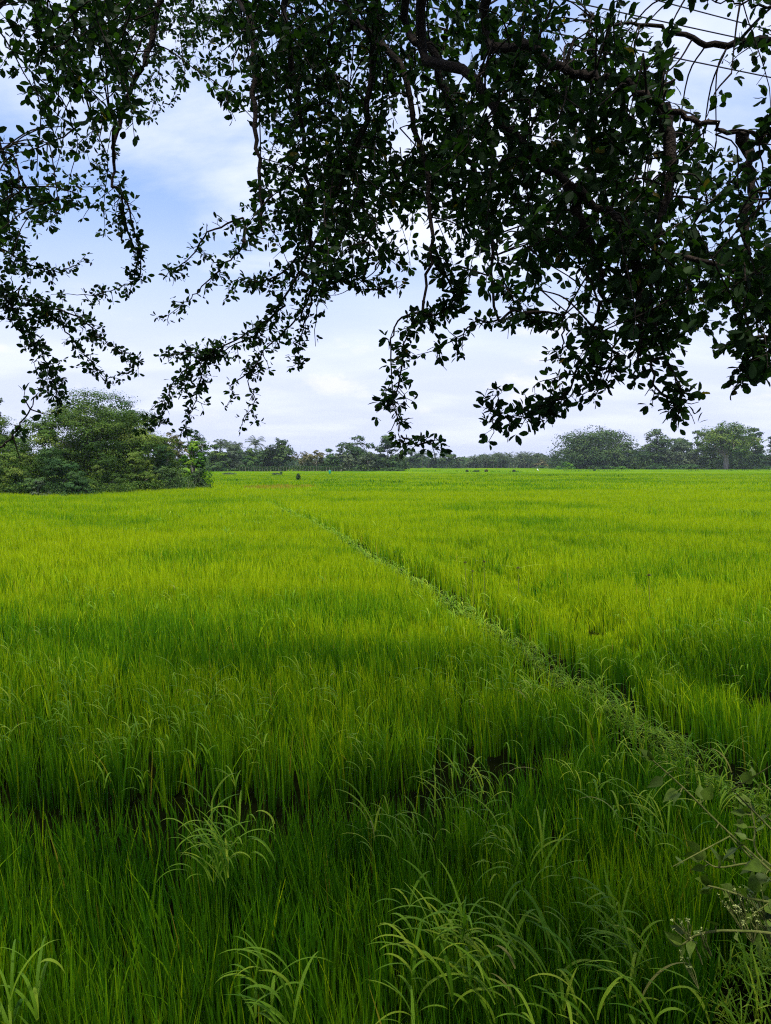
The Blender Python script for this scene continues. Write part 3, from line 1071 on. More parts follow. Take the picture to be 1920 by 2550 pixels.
# ------------------------------------------------------------------ overhead cables
for lab, (x0, y0), (x1, y1), hh in (('topmost thin grey cable crossing the top right corner', (1633, 0), (1920, 76), 8.0),
                                    ('middle thin grey cable, below the topmost one', (1610, 45), (1920, 112), 7.4),
                                    ('lowest thin grey cable, by the right edge', (1700, 148), (1920, 193), 6.6)):
    a, b = on(x0, y0, 2.7 + hh), on(x1, y1, 2.7 + hh)
    u = (b - a) / np.linalg.norm(b - a)
    mid = (a + b) / 2
    ts = np.linspace(-22, 26, 60)
    pts = mid[None] + u[None] * ts[:, None]
    pts[:, 2] += (ts / 30) ** 2 * 0.25
    V, F = tube(pts, np.full(60, .011), 6)
    o = build('overhead_cable', V, F, M['wire'], origin=mid)
    o.location = mid
    tag(o, lab, 'cable', 'overhead cables')


# ------------------------------------------------------------------ trees of the field's edge
def mpp(d):
    return K / FPX * d


def grow(name, label, cat, px, w_px, top, base, d, mat='crown_green', bark='bark_grey', lobes=14, flat=0.55, leaf=None, dens=1.0,
         bole=0.25, trunk_r=0.02, forks=4, group=None, seed=None, shape='round', tilt=0.0, fill=0.0, crown_name='crown'):
    rr = np.random.default_rng(seed if seed is not None else int(px * 7 + top * 3 + d))
    m = mpp(d)
    c = at(px, base, d)
    zt = 2.7 + (1155 - top) * m
    Wd = w_px * m * (1.18 if name == 'rain_tree' else 1.2 if d > 200 else 1.1)
    root = np.array([c[0], d, 0.0])
    zb = zt * bole
    Hc = zt - zb
    leaf = leaf or 1.6 * d / FPX
    e = empty(name, root, label, cat, group)
    # lobes of the crown
    LC, LR = [], []
    for k in range(lobes):
        for _try in range(30):
            u = rr.uniform(-1, 1, 3)
            u[2] = rr.uniform(0, 1)
            if shape == 'umbrella':
                env = (u[0] ** 2 + u[1] ** 2) ** .5 <= math.sqrt(max(0, 1 - u[2] ** 3.6)) and (u[0] ** 2 + u[1] ** 2) ** .5 + u[2] > 0.55
            elif shape == 'cone':
                env = (u[0] ** 2 + u[1] ** 2) ** .5 <= 1.02 - 0.75 * u[2]
            elif shape == 'bush':
                env = u[0] ** 2 + u[1] ** 2 + u[2] ** 2 <= 1
            else:
                env = u[0] ** 2 + u[1] ** 2 + (2 * u[2] - 0.9) ** 2 <= 1.1
            if env:
                break
        rad = Wd * rr.uniform(0.10, 0.21)
        LC.append(root + np.array([u[0] * (Wd / 2 - rad * .8) + tilt * u[2] * Wd, u[1] * (Wd / 2 - rad * .8), zb + rad * flat * 0.5 + u[2] * (Hc - rad * flat * 1.4)]))
        LR.append(rad)
    LC.append(root + np.array([tilt * Wd * .8, 0, zt - Wd * .17 * flat]))
    LR.append(Wd * .17)
    LC, LR = np.array(LC), np.array(LR)
    n = int(dens * (11 if d > 200 else 8.5) * (Wd * Hc) / (leaf * leaf))
    n = min(n, 110000)
    li = rr.choice(len(LR), n, p=LR ** 2 / (LR ** 2).sum())
    ns_ = 16
    SD = rr.normal(size=(len(LR), ns_, 3))
    SD[:, :, 2] += 0.45
    SD /= np.linalg.norm(SD, axis=2)[:, :, None]
    SC_ = LC[:, None] + SD * (LR[:, None] * rr.uniform(.55, 1.05, (len(LR), ns_)))[:, :, None] * np.array([1, 1, flat])
    SR = LR[:, None] * rr.uniform(.22, .42, (len(LR), ns_))
    SH = rr.normal(0, .10, (len(LR), ns_))
    si = rr.integers(0, ns_, n)
    U = rr.normal(size=(n, 3))
    U[:, 2] += .25
    U /= np.linalg.norm(U, axis=1)[:, None]
    P = SC_[li, si] + U * (SR[li, si] * rr.uniform(.2, 1.12, n) ** .55)[:, None] * np.array([1.15, 1.15, .62])
    D = U * .6 + SD[li, si] * .6
    if fill > 0:
        nf = int(n * fill)
        Pf = np.stack([root[0] + rr.uniform(-.5, .5, nf) * Wd * .92, root[1] + rr.uniform(-.5, .5, nf) * Wd * .8, rr.uniform(0, zb + Hc * .35, nf)], 1)
        P = np.concatenate([P, Pf])
        D = np.concatenate([D, rr.normal(size=(nf, 3))])
        li = np.concatenate([li, rr.integers(0, len(LR), nf)])
        n += nf
    P[:, 2] = np.maximum(P[:, 2], 0.05)
    V, F = cards(P, D + rr.normal(0, .16, (n, 3)) + (0, 0, .35), leaf * rr.uniform(.6, 1.45, n), rr)
    tone = rr.uniform(0.15, 0.85, len(LR))
    if fill > 0:
        si = np.concatenate([si, rr.integers(0, ns_, nf)])
    hue = np.clip(tone[li] + SH[li, si] + rr.normal(0, .07, n), 0, 1)
    build(crown_name, V, F, M[mat], e, hue=np.repeat(hue, 4), origin=root, smooth=False)
    # trunk and limbs
    tr = trunk_r * zt + 0.04
    top_t = root + np.array([rr.normal(0, .03) * zt, 0, zb + Hc * 0.12])
    tp = smooth_path([root + (0, 0, -.2), (root + top_t) / 2 + rr.normal(0, .02 * zt, 3) * (1, 1, 0), top_t], 4)
    parts = [tube(tp, tr * np.interp(np.arange(len(tp)), [0, 1, len(tp) - 1], [1.5, 1.05, .8]), 8)]
    order = rr.permutation(len(LR))[:forks]
    for j in order:
        q = LC[j]
        st = tp[-2] if rr.random() < .5 else tp[-1]
        lp = smooth_path([st, (st + q) / 2 + (0, 0, .06 * zt), q], 4)
        parts.append(tube(lp, np.linspace(tr * .6, tr * .12, len(lp)), 5))
        for _ in range(2):
            q2 = q + rr.normal(0, LR[j] * .3, 3)
            parts.append(tube([lp[-3], (lp[-3] + q2) / 2, q2], [tr * .25, tr * .15, tr * .06], 4))
    V, F = merge(parts)
    build('trunk', V, F, M[bark], e, origin=root)
    return e


def palm(label, px, top, d, group, spread=1.0, lean=0.0, base=1165):
    rr = np.random.default_rng(int(px * 3 + top))
    m = mpp(d)
    c = at(px, base, d)
    zt = 2.7 + (1155 - top) * m
    root = np.array([c[0] - lean, d, 0.0])
    R_ = 3.3 * spread
    hub = np.array([c[0], d, zt - R_ * .45])
    e = empty('coconut_palm', root, label, 'palm', group)
    tp = smooth_path([root + (0, 0, -.2), (root + hub) / 2 + (lean * .1 + .2, 0, 0), hub], 5)
    V, F = tube(tp, np.linspace(.20, .13, len(tp)), 7)
    build('trunk', V, F, M['bark_grey'], e, origin=root)
    n = 20
    az = np.arange(n) * 2.4 + rr.normal(0, .2, n)
    lean_ = np.interp(np.arange(n), [0, n - 1], [0.1, 1.5]) + rr.normal(0, .08, n)
    V, F = strips(np.repeat(hub[None], n, 0), az, R_ * rr.uniform(1.0, 1.25, n), lean_, rr.uniform(.9, 1.4, n), np.full(n, .16), np.zeros(n), 6, [.5, .9, 1, 1, .9, .6, .1], 1.0)
    # leaflets hanging off every rachis
    C = V.reshape(n, 7, 2, 3).mean(2)
    ps, ds = [], []
    for k in range(n):
        for q in range(1, 7):
            for s in (-1, 1):
                for f in (0, .5):
                    p = C[k, q - 1] * (1 - f) + C[k, q] * f
                    t = C[k, q] - C[k, q - 1]
                    sd_ = np.cross(t, (0, 0, 1.0))
                    sd_ /= np.linalg.norm(sd_) + 1e-6
                    ps.append(p)
                    ds.append(sd_ * s + t / np.linalg.norm(t) * .5 + (0, 0, -.65))
    ps, ds = np.array(ps), np.array(ds)
    V2, F2 = leaves(ps, ds, rr.normal(size=ps.shape), rr.uniform(.7, 1.0, len(ps)), np.full(len(ps), .16), tmpl=np.array([(0, -.5, 0), (0, .5, 0), (1, .2, 0), (1, -.2, 0)]), faces=[np.array([[0, 1, 2, 3]])])
    V3, F3 = merge([(V, F), (V2, F2[0])])
    build('crown', V3, F3, M['palm'], e, hue=np.clip(rr.normal(.5, .2, len(V3)), 0, 1), origin=root, smooth=False)


T = grow
# left: scrub and trees close by
T('tree', 'dark tree top at the left edge behind the olive trees', 'tree', -10, 110, 990, 1210, 84, 'crown_dark', lobes=12, flat=.5, shape='umbrella')
T('tree', 'big layered olive green tree, tallest on the left', 'tree', 235, 330, 976, 1210, 67, 'crown_olive', lobes=60, flat=.36, shape='umbrella', bole=.14, forks=18, dens=1.5, fill=.25)
T('tree', 'yellowish olive tree at the left edge of the picture', 'tree', -15, 250, 1036, 1215, 60, 'crown_olive', lobes=22, bole=.06, dens=1.2, fill=.3, seed=5)
T('tree', 'olive tree between the left edge tree and the big layered tree', 'tree', 118, 150, 1048, 1215, 63, 'crown_olive', lobes=16, bole=.08, dens=1.1, fill=.3)
T('tree', 'brownish olive tree on the right slope of the left grove', 'tree', 372, 150, 1038, 1205, 72, 'crown_olive', lobes=16, bole=.08, dens=1.2, fill=.3)
T('tree', 'dull green tree just right of the grove crest', 'tree', 318, 160, 1020, 1205, 74, 'crown_green', lobes=16, bole=.1, dens=1.1, fill=.3)
T('tree', 'thin pale limbed tree rising behind the bright creeper', 'tree', 478, 95, 1068, 1205, 77, 'crown_green', 'bark_pale', lobes=9, bole=.45, dens=.5, forks=9)
T('tree', 'sparse grey twiggy tree left of the pale limbed tree', 'tree', 428, 110, 1074, 1205, 75, 'crown_dry', 'bark_pale', lobes=14, bole=.35, dens=.5, forks=14, flat=.9)
T('tree', 'green creeper covered tree with bright leaves at the end of the left grove', 'tree', 485, 82, 1100, 1205, 71, 'crown_bright', lobes=12, bole=.1, dens=1.2, flat=.8, fill=.35)
T('bush', 'dark cool green bush at the foot of the left grove near the edge', 'bush', 130, 150, 1112, 1222, 55, 'crown_green', lobes=14, bole=.0, shape='bush', fill=.4, flat=.75)
T('bush', 'olive bush filling the left edge below the yellowish tree', 'bush', 25, 150, 1122, 1224, 55, 'crown_olive', lobes=14, bole=.0, shape='bush', fill=.4, flat=.75, seed=31)
T('bush', 'yellowish green bush below the big layered tree', 'bush', 262, 150, 1130, 1216, 58, 'crown_olive', lobes=12, bole=.0, shape='bush', fill=.4, flat=.75, seed=90)
T('bush', 'broad olive bush right of the yellowish green bush', 'bush', 335, 130, 1120, 1212, 61, 'crown_olive', lobes=12, bole=.0, shape='bush', fill=.4, flat=.75, seed=91)
T('bush', 'dark green bush with a leafy mound top right of the broad olive bush', 'bush', 405, 130, 1108, 1210, 66, 'crown_green', lobes=14, bole=.0, shape='bush', fill=.4, flat=.75)
T('bush', 'low pale green bush spilling onto the field, left', 'bush', 190, 110, 1172, 1222, 53, 'crown_green', lobes=9, bole=.0, shape='bush', fill=.3, flat=.6)
T('bush', 'tiny grey bush at the crop edge below the dark cool bush', 'bush', 98, 60, 1196, 1224, 52, 'crown_grey', lobes=6, bole=.0, shape='bush', fill=.3, flat=.6)
T('bush', 'low dark bush under the creeper covered tree', 'bush', 497, 52, 1165, 1206, 69, 'crown_dark', lobes=8, bole=.0, shape='bush', fill=.3, flat=.8)
T('bush', 'dark bush in the shade left of the reeds', 'bush', 385, 90, 1160, 1210, 63, 'crown_dark', lobes=8, bole=.0, shape='bush', fill=.3, flat=.8)

# pale reeds before the grove
rr = np.random.default_rng(8)
c = on(442, 1210, 0.6)
root = np.array([c[0], 66.0, 0])
n = 900
P = np.stack([rr.normal(root[0], 1.0, n), rr.normal(66, .6, n), np.zeros(n)], 1)
V, F = strips(P, rr.uniform(0, 6.28, n), rr.uniform(1.2, 2.3, n), np.abs(rr.normal(.12, .1, n)), rr.uniform(.2, .9, n), np.full(n, .035), rr.uniform(-1, 1, n), 4, [.6, 1, .9, .6, .1], 1.6)
o = build('reed_clump', V, F, M['crown_grey'], hue=np.clip(rr.normal(.8, .15, len(V)), 0, 1), origin=root)
o.location = root
tag(o, 'pale grey green clump of tall reeds before the dark bushes', 'reeds')

# middle distance
G = None
T('tree', 'low olive tree beside the bright creeper tree across the gap', 'tree', 535, 70, 1106, 1170, 225, 'crown_olive', lobes=12, bole=.1, fill=.3)
T('tree', 'grey green tree second from the left grove in the middle row', 'tree', 580, 70, 1108, 1170, 228, 'crown_grey', lobes=12, bole=.1, fill=.3)
palm('small wind tossed palm head, left one of three in the middle row', 549, 1098, 250, None, .8)
palm('small palm head, middle one of three above the olive trees', 566, 1103, 255, None, .75)
palm('small palm head, right one of three above the olive trees', 590, 1104, 258, None, .7)
palm('tall lone coconut palm standing above the wide dark tree', 637, 1093, 250, None, 1.05)
T('tree', 'wide flat topped dark tree under the lone coconut palm', 'tree', 637, 125, 1113, 1170, 240, 'crown_dark', lobes=18, flat=.4, shape='umbrella', bole=.2, fill=.25)
T('tree', 'yellowish small tree before the wide flat topped dark tree', 'tree', 622, 38, 1120, 1168, 230, 'crown_olive', lobes=9, bole=.2)
T('bush', 'green bush left of the fork trunked tree', 'bush', 612, 50, 1142, 1170, 226, 'crown_green', lobes=8, bole=0, shape='bush', fill=.3)
T('bush', 'green bush touching the start of the fence', 'bush', 640, 42, 1143, 1170, 226, 'crown_green', lobes=8, bole=0, shape='bush', fill=.3)
T('bush', 'low bush at the far end of the gap beside the left grove', 'bush', 545, 60, 1148, 1171, 222, 'crown_green', lobes=8, bole=0, shape='bush', fill=.3)
T('tree', 'tall dark tree with pale forked trunk in the middle row', 'tree', 698, 84, 1091, 1168, 234, 'crown_dark', 'bark_pale', lobes=26, flat=.6, bole=.22, forks=8, trunk_r=.03, dens=1.1)
T('tree', 'dark tree behind the fork trunked tree, lower', 'tree', 678, 70, 1118, 1168, 242, 'crown_dark', lobes=14, flat=.6, bole=.1, fill=.3)
T('tree', 'bare looking tree with a pale forked trunk above the fence', 'tree', 756, 52, 1124, 1168, 233, 'crown_dry', 'bark_pale', lobes=12, flat=.6, bole=.35, forks=9, dens=.6, trunk_r=.022)
T('tree', 'thin brownish tree right of the bare looking one', 'tree', 788, 44, 1120, 1168, 236, 'crown_dry', 'bark_pale', lobes=10, bole=.3, dens=.8, forks=7)
T('tree', 'grey green tree behind the bare looking tree', 'tree', 770, 70, 1130, 1168, 245, 'crown_grey', lobes=12, bole=.1, fill=.3, dens=.9)
T('tree', 'mid green tree halfway along the fence', 'tree', 818, 50, 1117, 1168, 238, 'crown_green', lobes=12, bole=.1, fill=.3)
T('tree', 'grey green tree left of the big twin crowns', 'tree', 846, 50, 1116, 1168, 240, 'crown_grey', lobes=12, bole=.1, fill=.3)
T('tree', 'big domed dark tree, left one of the twin crowns', 'tree', 890, 100, 1086, 1168, 245, 'crown_dark', lobes=28, flat=.4, shape='umbrella', bole=.1, fill=.3)
T('tree', 'big layered dark tree, right one of the twin crowns', 'tree', 962, 82, 1084, 1168, 243, 'crown_dark', 'bark_pale', lobes=26, flat=.4, shape='umbrella', bole=.12, fill=.3)
T('tree', 'rounded pale olive tree before the twin crowns', 'tree', 918, 50, 1124, 1168, 232, 'crown_grey', 'bark_pale', lobes=12, bole=.25, flat=.5)
T('tree', 'small pale olive tree left of the rounded one', 'tree', 872, 42, 1132, 1168, 234, 'crown_grey', 'bark_pale', lobes=10, bole=.2)
T('tree', 'small dark topped tree with a bare pale trunk by the fence end', 'tree', 849, 12, 1142, 1171, 226, 'crown_dark', 'bark_pale', lobes=6, bole=.5, trunk_r=.05)
T('bush', 'bright green bush at the right foot of the twin crowns', 'bush', 978, 52, 1146, 1170, 232, 'crown_green', lobes=9, bole=0, shape='bush', fill=.3)
T('bush', 'low dark bush under the left twin crown', 'bush', 900, 70, 1156, 1170, 230, 'crown_dark', lobes=9, bole=0, shape='bush', fill=.3)
T('tree', 'low rounded tree right of the twin crowns', 'tree', 1003, 32, 1128, 1166, 300, 'crown_dark', lobes=10, bole=.1, fill=.3)

# farthest row
T('tree', 'dark round tree at the left of the farthest row', 'tree', 1023, 48, 1117, 1163, 385, 'crown_dark', lobes=14, bole=.1, fill=.3)
for k, (px, tp_) in enumerate(((1038, 1128), (1052, 1126), (1066, 1124), (1080, 1136))):
    palm('coconut palm in the leftmost bunch of the farthest row, small and feathery', px, tp_, 390 + k * 3, 'palms in the leftmost far bunch', 1.1, base=1163)
T('tree', 'low even tree between the left palms and the lone round tree', 'tree', 1083, 40, 1140, 1163, 400, 'crown_dark', lobes=10, bole=.05, fill=.3)
T('tree', 'upright round tree standing proud of the farthest row', 'tree', 1113, 46, 1117, 1163, 380, 'crown_dark', 'bark_pale', lobes=14, flat=.7, bole=.15, fill=.15)
T('tree', 'small tree right of the upright round tree', 'tree', 1142, 34, 1139, 1163, 385, 'crown_grey', lobes=8, bole=.05, fill=.3)
T('tree', 'low long tree in the dip of the farthest row', 'tree', 1172, 50, 1146, 1163, 400, 'crown_grey', lobes=10, bole=.0, fill=.3)
T('tree', 'domed tree at the start of the long palm row', 'tree', 1205, 50, 1130, 1163, 412, 'crown_dark', lobes=14, bole=.05, fill=.3)
T('tree', 'broad domed tree left in the long palm row', 'tree', 1236, 52, 1128, 1163, 414, 'crown_dark', lobes=14, bole=.05, fill=.3)
for k in range(17):
    px = 1180 + k * 11.3 + random.uniform(-3, 3)
    palm('coconut palm in the long far row, one of many alike', px, 1133 + random.uniform(-6, 6), 396 + (k % 4) * 4, 'palms in the long far row', 1.1, base=1163)
T('tree', 'low flat tree in the middle of the long palm row', 'tree', 1300, 60, 1130, 1163, 418, 'crown_grey', lobes=14, bole=.05, fill=.3)
T('tree', 'domed tree near the right end of the long palm row', 'tree', 1342, 56, 1129, 1163, 414, 'crown_dark', lobes=14, bole=.05, fill=.3)
T('tree', 'pale bluish tree where the far row meets the big right trees', 'tree', 1385, 46, 1133, 1163, 440, 'crown_dark', lobes=12, bole=.05, fill=.3)
T('tree', 'yellowish low tree at the right end of the far row', 'tree', 1348, 32, 1144, 1164, 378, 'crown_dry', lobes=9, bole=.0, fill=.3)
T('bush', 'dark low bush under the yellowish low tree', 'bush', 1344, 34, 1157, 1165, 372, 'crown_green', lobes=6, bole=0, shape='bush', fill=.3)

# right: great spreading trees
S = dict(lobes=44, flat=.42, shape='umbrella', bole=.12, fill=.25)
T('rain_tree', 'huge wide spreading tree, leftmost of the right hand giants', 'tree', 1480, 190, 1060, 1166, 320, 'crown_dark', 'bark_brown', **{**S, 'lobes': 80, 'dens': 1.15})
T('rain_tree', 'lower spreading tree at the left front of the leftmost giant', 'tree', 1452, 105, 1104, 1166, 312, 'crown_dark', 'bark_brown', **S)
T('rain_tree', 'low flat crowned tree right front of the leftmost giant', 'tree', 1556, 110, 1100, 1166, 310, 'crown_dark', 'bark_brown', **S)
T('rain_tree', 'narrow layered tree with a domed top between the two giants', 'tree', 1634, 82, 1068, 1166, 318, 'crown_dark', 'bark_brown', **S)
T('tree', 'rounded grey green tree right of the narrow layered tree', 'tree', 1697, 84, 1100, 1166, 312, 'crown_grey', 'bark_grey', lobes=20, flat=.5, bole=.1, fill=.25)
T('tree', 'dark tree top showing between the grey green tree and the right giant', 'tree', 1735, 60, 1073, 1166, 336, 'crown_dark', lobes=16, flat=.4, shape='umbrella', bole=.2)
T('tree', 'dark low tree behind the grey green tree', 'tree', 1690, 110, 1090, 1166, 345, 'crown_dark', lobes=20, flat=.4, shape='umbrella', bole=.1, fill=.3)
T('rain_tree', 'right hand giant tree with a thick pale trunk', 'tree', 1808, 152, 1050, 1168, 305, 'crown_olive', 'bark_pale', **{**S, 'lobes': 50, 'bole': .24, 'trunk_r': .05, 'dens': 1.1, 'flat': .5, 'fill': .0, 'forks': 10})
T('tree', 'dark tree behind the right giant on its right', 'tree', 1874, 64, 1064, 1166, 330, 'crown_dark', lobes=16, flat=.5, bole=.2, fill=.2)
T('tree', 'dark tree cut by the right edge of the picture', 'tree', 1925, 80, 1086, 1166, 312, 'crown_dark', lobes=18, flat=.4, shape='umbrella', bole=.15, fill=.2)
T('tree', 'dark lower tree filling behind the right giant trunk', 'tree', 1812, 150, 1100, 1166, 340, 'crown_dark', lobes=20, flat=.5, bole=.0, fill=.4)
T('bush', 'pale green bush at the left foot of the leftmost giant', 'bush', 1408, 46, 1150, 1167, 300, 'crown_bright', lobes=8, bole=0, shape='bush', fill=.3)
for lab, px, w_, tp_, mt in (('low green bush right of the leftmost giant trunk', 1492, 60, 1157, 'crown_green'),
                             ('low green bush under the low flat crowned tree', 1548, 50, 1159, 'crown_bright'),
                             ('low bush under the narrow layered tree', 1630, 70, 1157, 'crown_green'),
                             ('low bush under the rounded grey green tree', 1700, 80, 1157, 'crown_green'),
                             ('low bush left of the thick pale trunk', 1770, 60, 1160, 'crown_dark'),
                             ('low bush right of the thick pale trunk', 1860, 70, 1157, 'crown_dark'),
                             ('low bush at the right edge of the picture', 1915, 50, 1160, 'crown_green')):
    T('bush', lab, 'bush', px, w_, tp_, 1167, 302, mt, lobes=8, bole=0, shape='bush', fill=.3)

# wood behind everything: one mass nobody could count
rr = np.random.default_rng(15)
n = 60000
az = rr.uniform(-0.95, 0.95, n)
dist = rr.uniform(440, 500, n)
x = az * dist
topz = 3.5 + 4 * noise(x, dist * 0, 14, 44) + 2 * noise(x, dist * 0, 5, 45)
z = topz * rr.random(n) ** 0.7
P = np.stack([x, dist, z], 1)
D = np.stack([rr.normal(0, .5, n), -np.ones(n), rr.uniform(0, 1.4, n)], 1)
V, F = cards(P, D + rr.normal(0, .4, (n, 3)), rr.uniform(.9, 2.4, n), rr)
o = build('forest', V, F, M['crown_dark'], hue=np.repeat(np.clip(rr.normal(.4, .2, n), 0, 1), 4), smooth=False)
tag(o, 'hazy distant woodland closing the horizon behind the trees', 'woodland', kind='stuff')

# ------------------------------------------------------------------ creeper covered fence
fa, fb = on(598, 1173, .6), on(850, 1173, .6)
fd = 222.0
xa, xb = (598 - 960) * K / FPX * fd, (850 - 960) * K / FPX * fd
root = np.array([(xa + xb) / 2, fd, 0])
e = empty('fence', root, 'long creeper covered post fence at the far edge of the rice', 'fence')
rr = np.random.default_rng(4)
k = 0
xx = xa
while xx < xb:
    V, F = tube([(xx, fd, -.1), (xx + rr.normal(0, .04), fd, .9), (xx + rr.normal(0, .06), fd, 1.85)], [.07, .06, .055], 6)
    build('post', V, F, M['wood'], e, origin=root)
    xx += 0.8 + rr.uniform(-.1, .1)
n = 9000
P = np.stack([rr.uniform(xa - .5, xb + .5, n), fd + .18 + rr.normal(0, .14, n), 1.05 + rr.gamma(2, .28, n)], 1)
P[:, 2] = np.where(rr.random(n) < .4, rr.uniform(.1, 1.9, n), np.minimum(P[:, 2], 1.7 + .5 * noise(P[:, 0], P[:, 0] * 0, 1.6, 50)))
V, F = cards(P, rr.normal(size=(n, 3)) + (0, -.6, .6), rr.uniform(.14, .34, n), rr)
build('creeper', V, F, M['crown_green'], e, hue=np.repeat(np.clip(rr.normal(.5, .25, n), 0, 1), 4), origin=root, smooth=False)


# ------------------------------------------------------------------ shrubs on the field bunds
def shrublet(label, px, base, wpx, hpx, mat='crown_dark', zr=.6):
    c = on(px, base, zr)
    d = c[1]
    m = mpp(d)
    rr = np.random.default_rng(int(px * 3 + base))
    root = np.array([c[0], d, 0.3])
    e = empty('shrub', root, label, 'shrub', 'small shrubs on the field bunds')
    W, H = wpx * m, hpx * m + .35
    n = int(np.clip(90 * wpx * hpx / 40, 160, 1500))
    u = rr.normal(size=(n, 3))
    u /= np.linalg.norm(u, axis=1)[:, None]
    rad = rr.random(n) ** .4
    P = root + np.stack([u[:, 0] * rad * W / 2, u[:, 1] * rad * W / 2, (u[:, 2] * rad * .5 + .5) * H], 1)
    s = max(.09, 1.4 * d / FPX * .8)
    V, F = cards(P, u + rr.normal(0, .5, (n, 3)), s * rr.uniform(.6, 1.4, n), rr)
    build('foliage', V, F, M[mat], e, hue=np.repeat(np.clip(rr.normal(.4, .2, n), 0, 1), 4), origin=root, smooth=False)
    st = [tube([root - (0, 0, .3), root + (rr.normal(0, W * .1), 0, H * .3), root + (rr.normal(0, W * .3), rr.normal(0, W * .2), H * .8)], [.03, .022, .012], 5) for _ in range(4)]
    V, F = merge(st)
    build('stem', V, F, M['bark'], e, origin=root)


shrublet('dark green egg shaped shrub alone in the rice', 743, 1194, 12, 15)
shrublet('tiny dark shrub on the far bund below the palms, leftmost', 1163, 1174, 9, 4)
shrublet('low dark bush strip on the far bund left of the green bush', 1186, 1174, 20, 3, 'crown_green')
shrublet('reddish brown tiny shrub on the far bund', 1211, 1174, 10, 5, 'crown_dry')
shrublet('tiny dark shrub on the far bund left of the white bird', 1280, 1174, 9, 4)
shrublet('tiny dark shrub in front of the leftmost giant tree', 1481, 1172, 7, 5)
shrublet('pale grey weed strip in the rice before the fence, left', 572, 1181, 40, 4, 'crown_grey')
shrublet('pale grey weed strip in the rice before the fence, right', 688, 1182, 26, 5, 'crown_grey')
shrublet('small green shrub at the right end of the pale weed strip', 700, 1181, 8, 6, 'crown_green')

# low dark weeds on the distant bunds
acc = []
for pts in (((512, 1198), (560, 1197), (620, 1196), (760, 1195), (900, 1197), (1050, 1203), (1180, 1203)), ((980, 1172), (1060, 1173), (1250, 1174), (1500, 1172), (1920, 1171)), ((1180, 1183), (1400, 1184), (1560, 1186))):
    q = np.array([on(x, y, .6)[:2] for x, y in pts])
    for a, b in zip(q[:-1], q[1:]):
        ln = np.hypot(*(b - a))
        dist = (a[1] + b[1]) / 2
        n = int(ln * min(16, 900 / dist))
        t = rr.random(n)
        P = np.stack([a[0] + (b[0] - a[0]) * t, a[1] + (b[1] - a[1]) * t + rr.normal(0, .25, n), np.full(n, .22)], 1)
        P = P[noise(P[:, 0], P[:, 1], 6, 53) > 0.38]
        n = len(P)
        if n:
            V, F = strips(P, rr.uniform(0, 6.28, n), rr.uniform(.45, .75, n), np.abs(rr.normal(.2, .2, n)), rr.uniform(.2, 1, n), np.full(n, .0011 * dist), rr.uniform(-1, 1, n), 2, [.9, 1, .2], 1.5)
            acc.append((V, F, np.clip(np.repeat(rr.normal(.08, .08, n), 6), 0, 1)))
V, F, H = cat3(acc)
o = build('weeds', V, F, M['rice'], hue=H)
tag(o, 'thin dark line of weeds along the far field bunds', 'weeds', kind='stuff')

# bluish strip of another crop at the right
acc = []
q = [on(x, y, .55) for x, y in ((1480, 1243), (1600, 1249), (1760, 1262), (1920, 1275), (2050, 1284))]
for a, b in zip(q[:-1], q[1:]):
    n = 260
    t = rr.random(n)
    P = a[None] * (1 - t[:, None]) + b[None] * t[:, None]
    P[:, 1] += rr.normal(0, .35, n)
    P[:, 2] = .1
    V, F = strips(P, rr.uniform(0, 6.28, n), rr.uniform(.42, .56, n), np.abs(rr.normal(.2, .15, n)), rr.uniform(.3, 1.2, n), np.full(n, .04), rr.uniform(-1, 1, n), 3, [.8, 1, .8, .1], 1.5)
    acc.append((V, F, np.clip(np.repeat(rr.normal(.4, .15, n), 8), 0, 1)))
V, F, H = cat3(acc)
o = build('vegetation', V, F, M['weed'], hue=H)
tag(o, 'bluish green strip of weeds crossing the right of the field', 'weeds', kind='stuff')


# ------------------------------------------------------------------ egret
def ball(c, rx, ry, rz, nu=12, nv=8, rot=0.0):
    a = np.linspace(0, 2 * PI, nu, endpoint=False)
    b = np.linspace(0.08, PI - 0.08, nv)
    A, B = np.meshgrid(a, b)
    P = np.stack([rx * np.cos(A) * np.sin(B), ry * np.sin(A) * np.sin(B), rz * np.cos(B)], 2).reshape(-1, 3)
    cr, sr = math.cos(rot), math.sin(rot)
    P = np.stack([P[:, 0] * cr + P[:, 2] * sr, P[:, 1], -P[:, 0] * sr + P[:, 2] * cr], 1) + np.asarray(c)
    i = (np.arange(nv - 1) * nu)[:, None]
    j = np.arange(nu)[None]
    F = np.stack([i + j, i + (j + 1) % nu, i + nu + (j + 1) % nu, i + nu + j], 2).reshape(-1, 4)
    return P, F


c = on(1338, 1173, .62)
root = np.array([c[0], c[1], .45])
e = empty('egret', root, 'white egret standing upright in the far rice', 'bird')
s = 1.15
body = [tube(smooth_path([root + (.42 * s, 0, .22), root + (.28 * s, 0, .34), root + (.1, 0, .5), root + (-.02, 0, .66), root + (-.05, 0, .78), root + (.02, 0, .92), root + (0, 0, 1.02), root + (-.07, 0, 1.06)], 3),
             [.02, .05, .09, .12, .14, .15, .15, .13, .11, .09, .07, .055, .045, .04, .035, .035, .035, .036, .04, .045, .03, .02][:22], 10)]
V, F = merge(body)
build('body', V, F, M['white'], e, origin=root)
V, F = tube([root + (-.07, 0, 1.06), root + (-.2, 0, 1.03)], [.018, .004], 6)
build('beak', V, F, M['beak'], e, origin=root)
for sx in (-.03, .03):
    V, F = tube([root + (.05, sx, .5), root + (.08, sx, .2), root + (.03, sx, -.42)], [.02, .012, .012], 6)
    build('leg', V, F, M['bark'], e, origin=root)

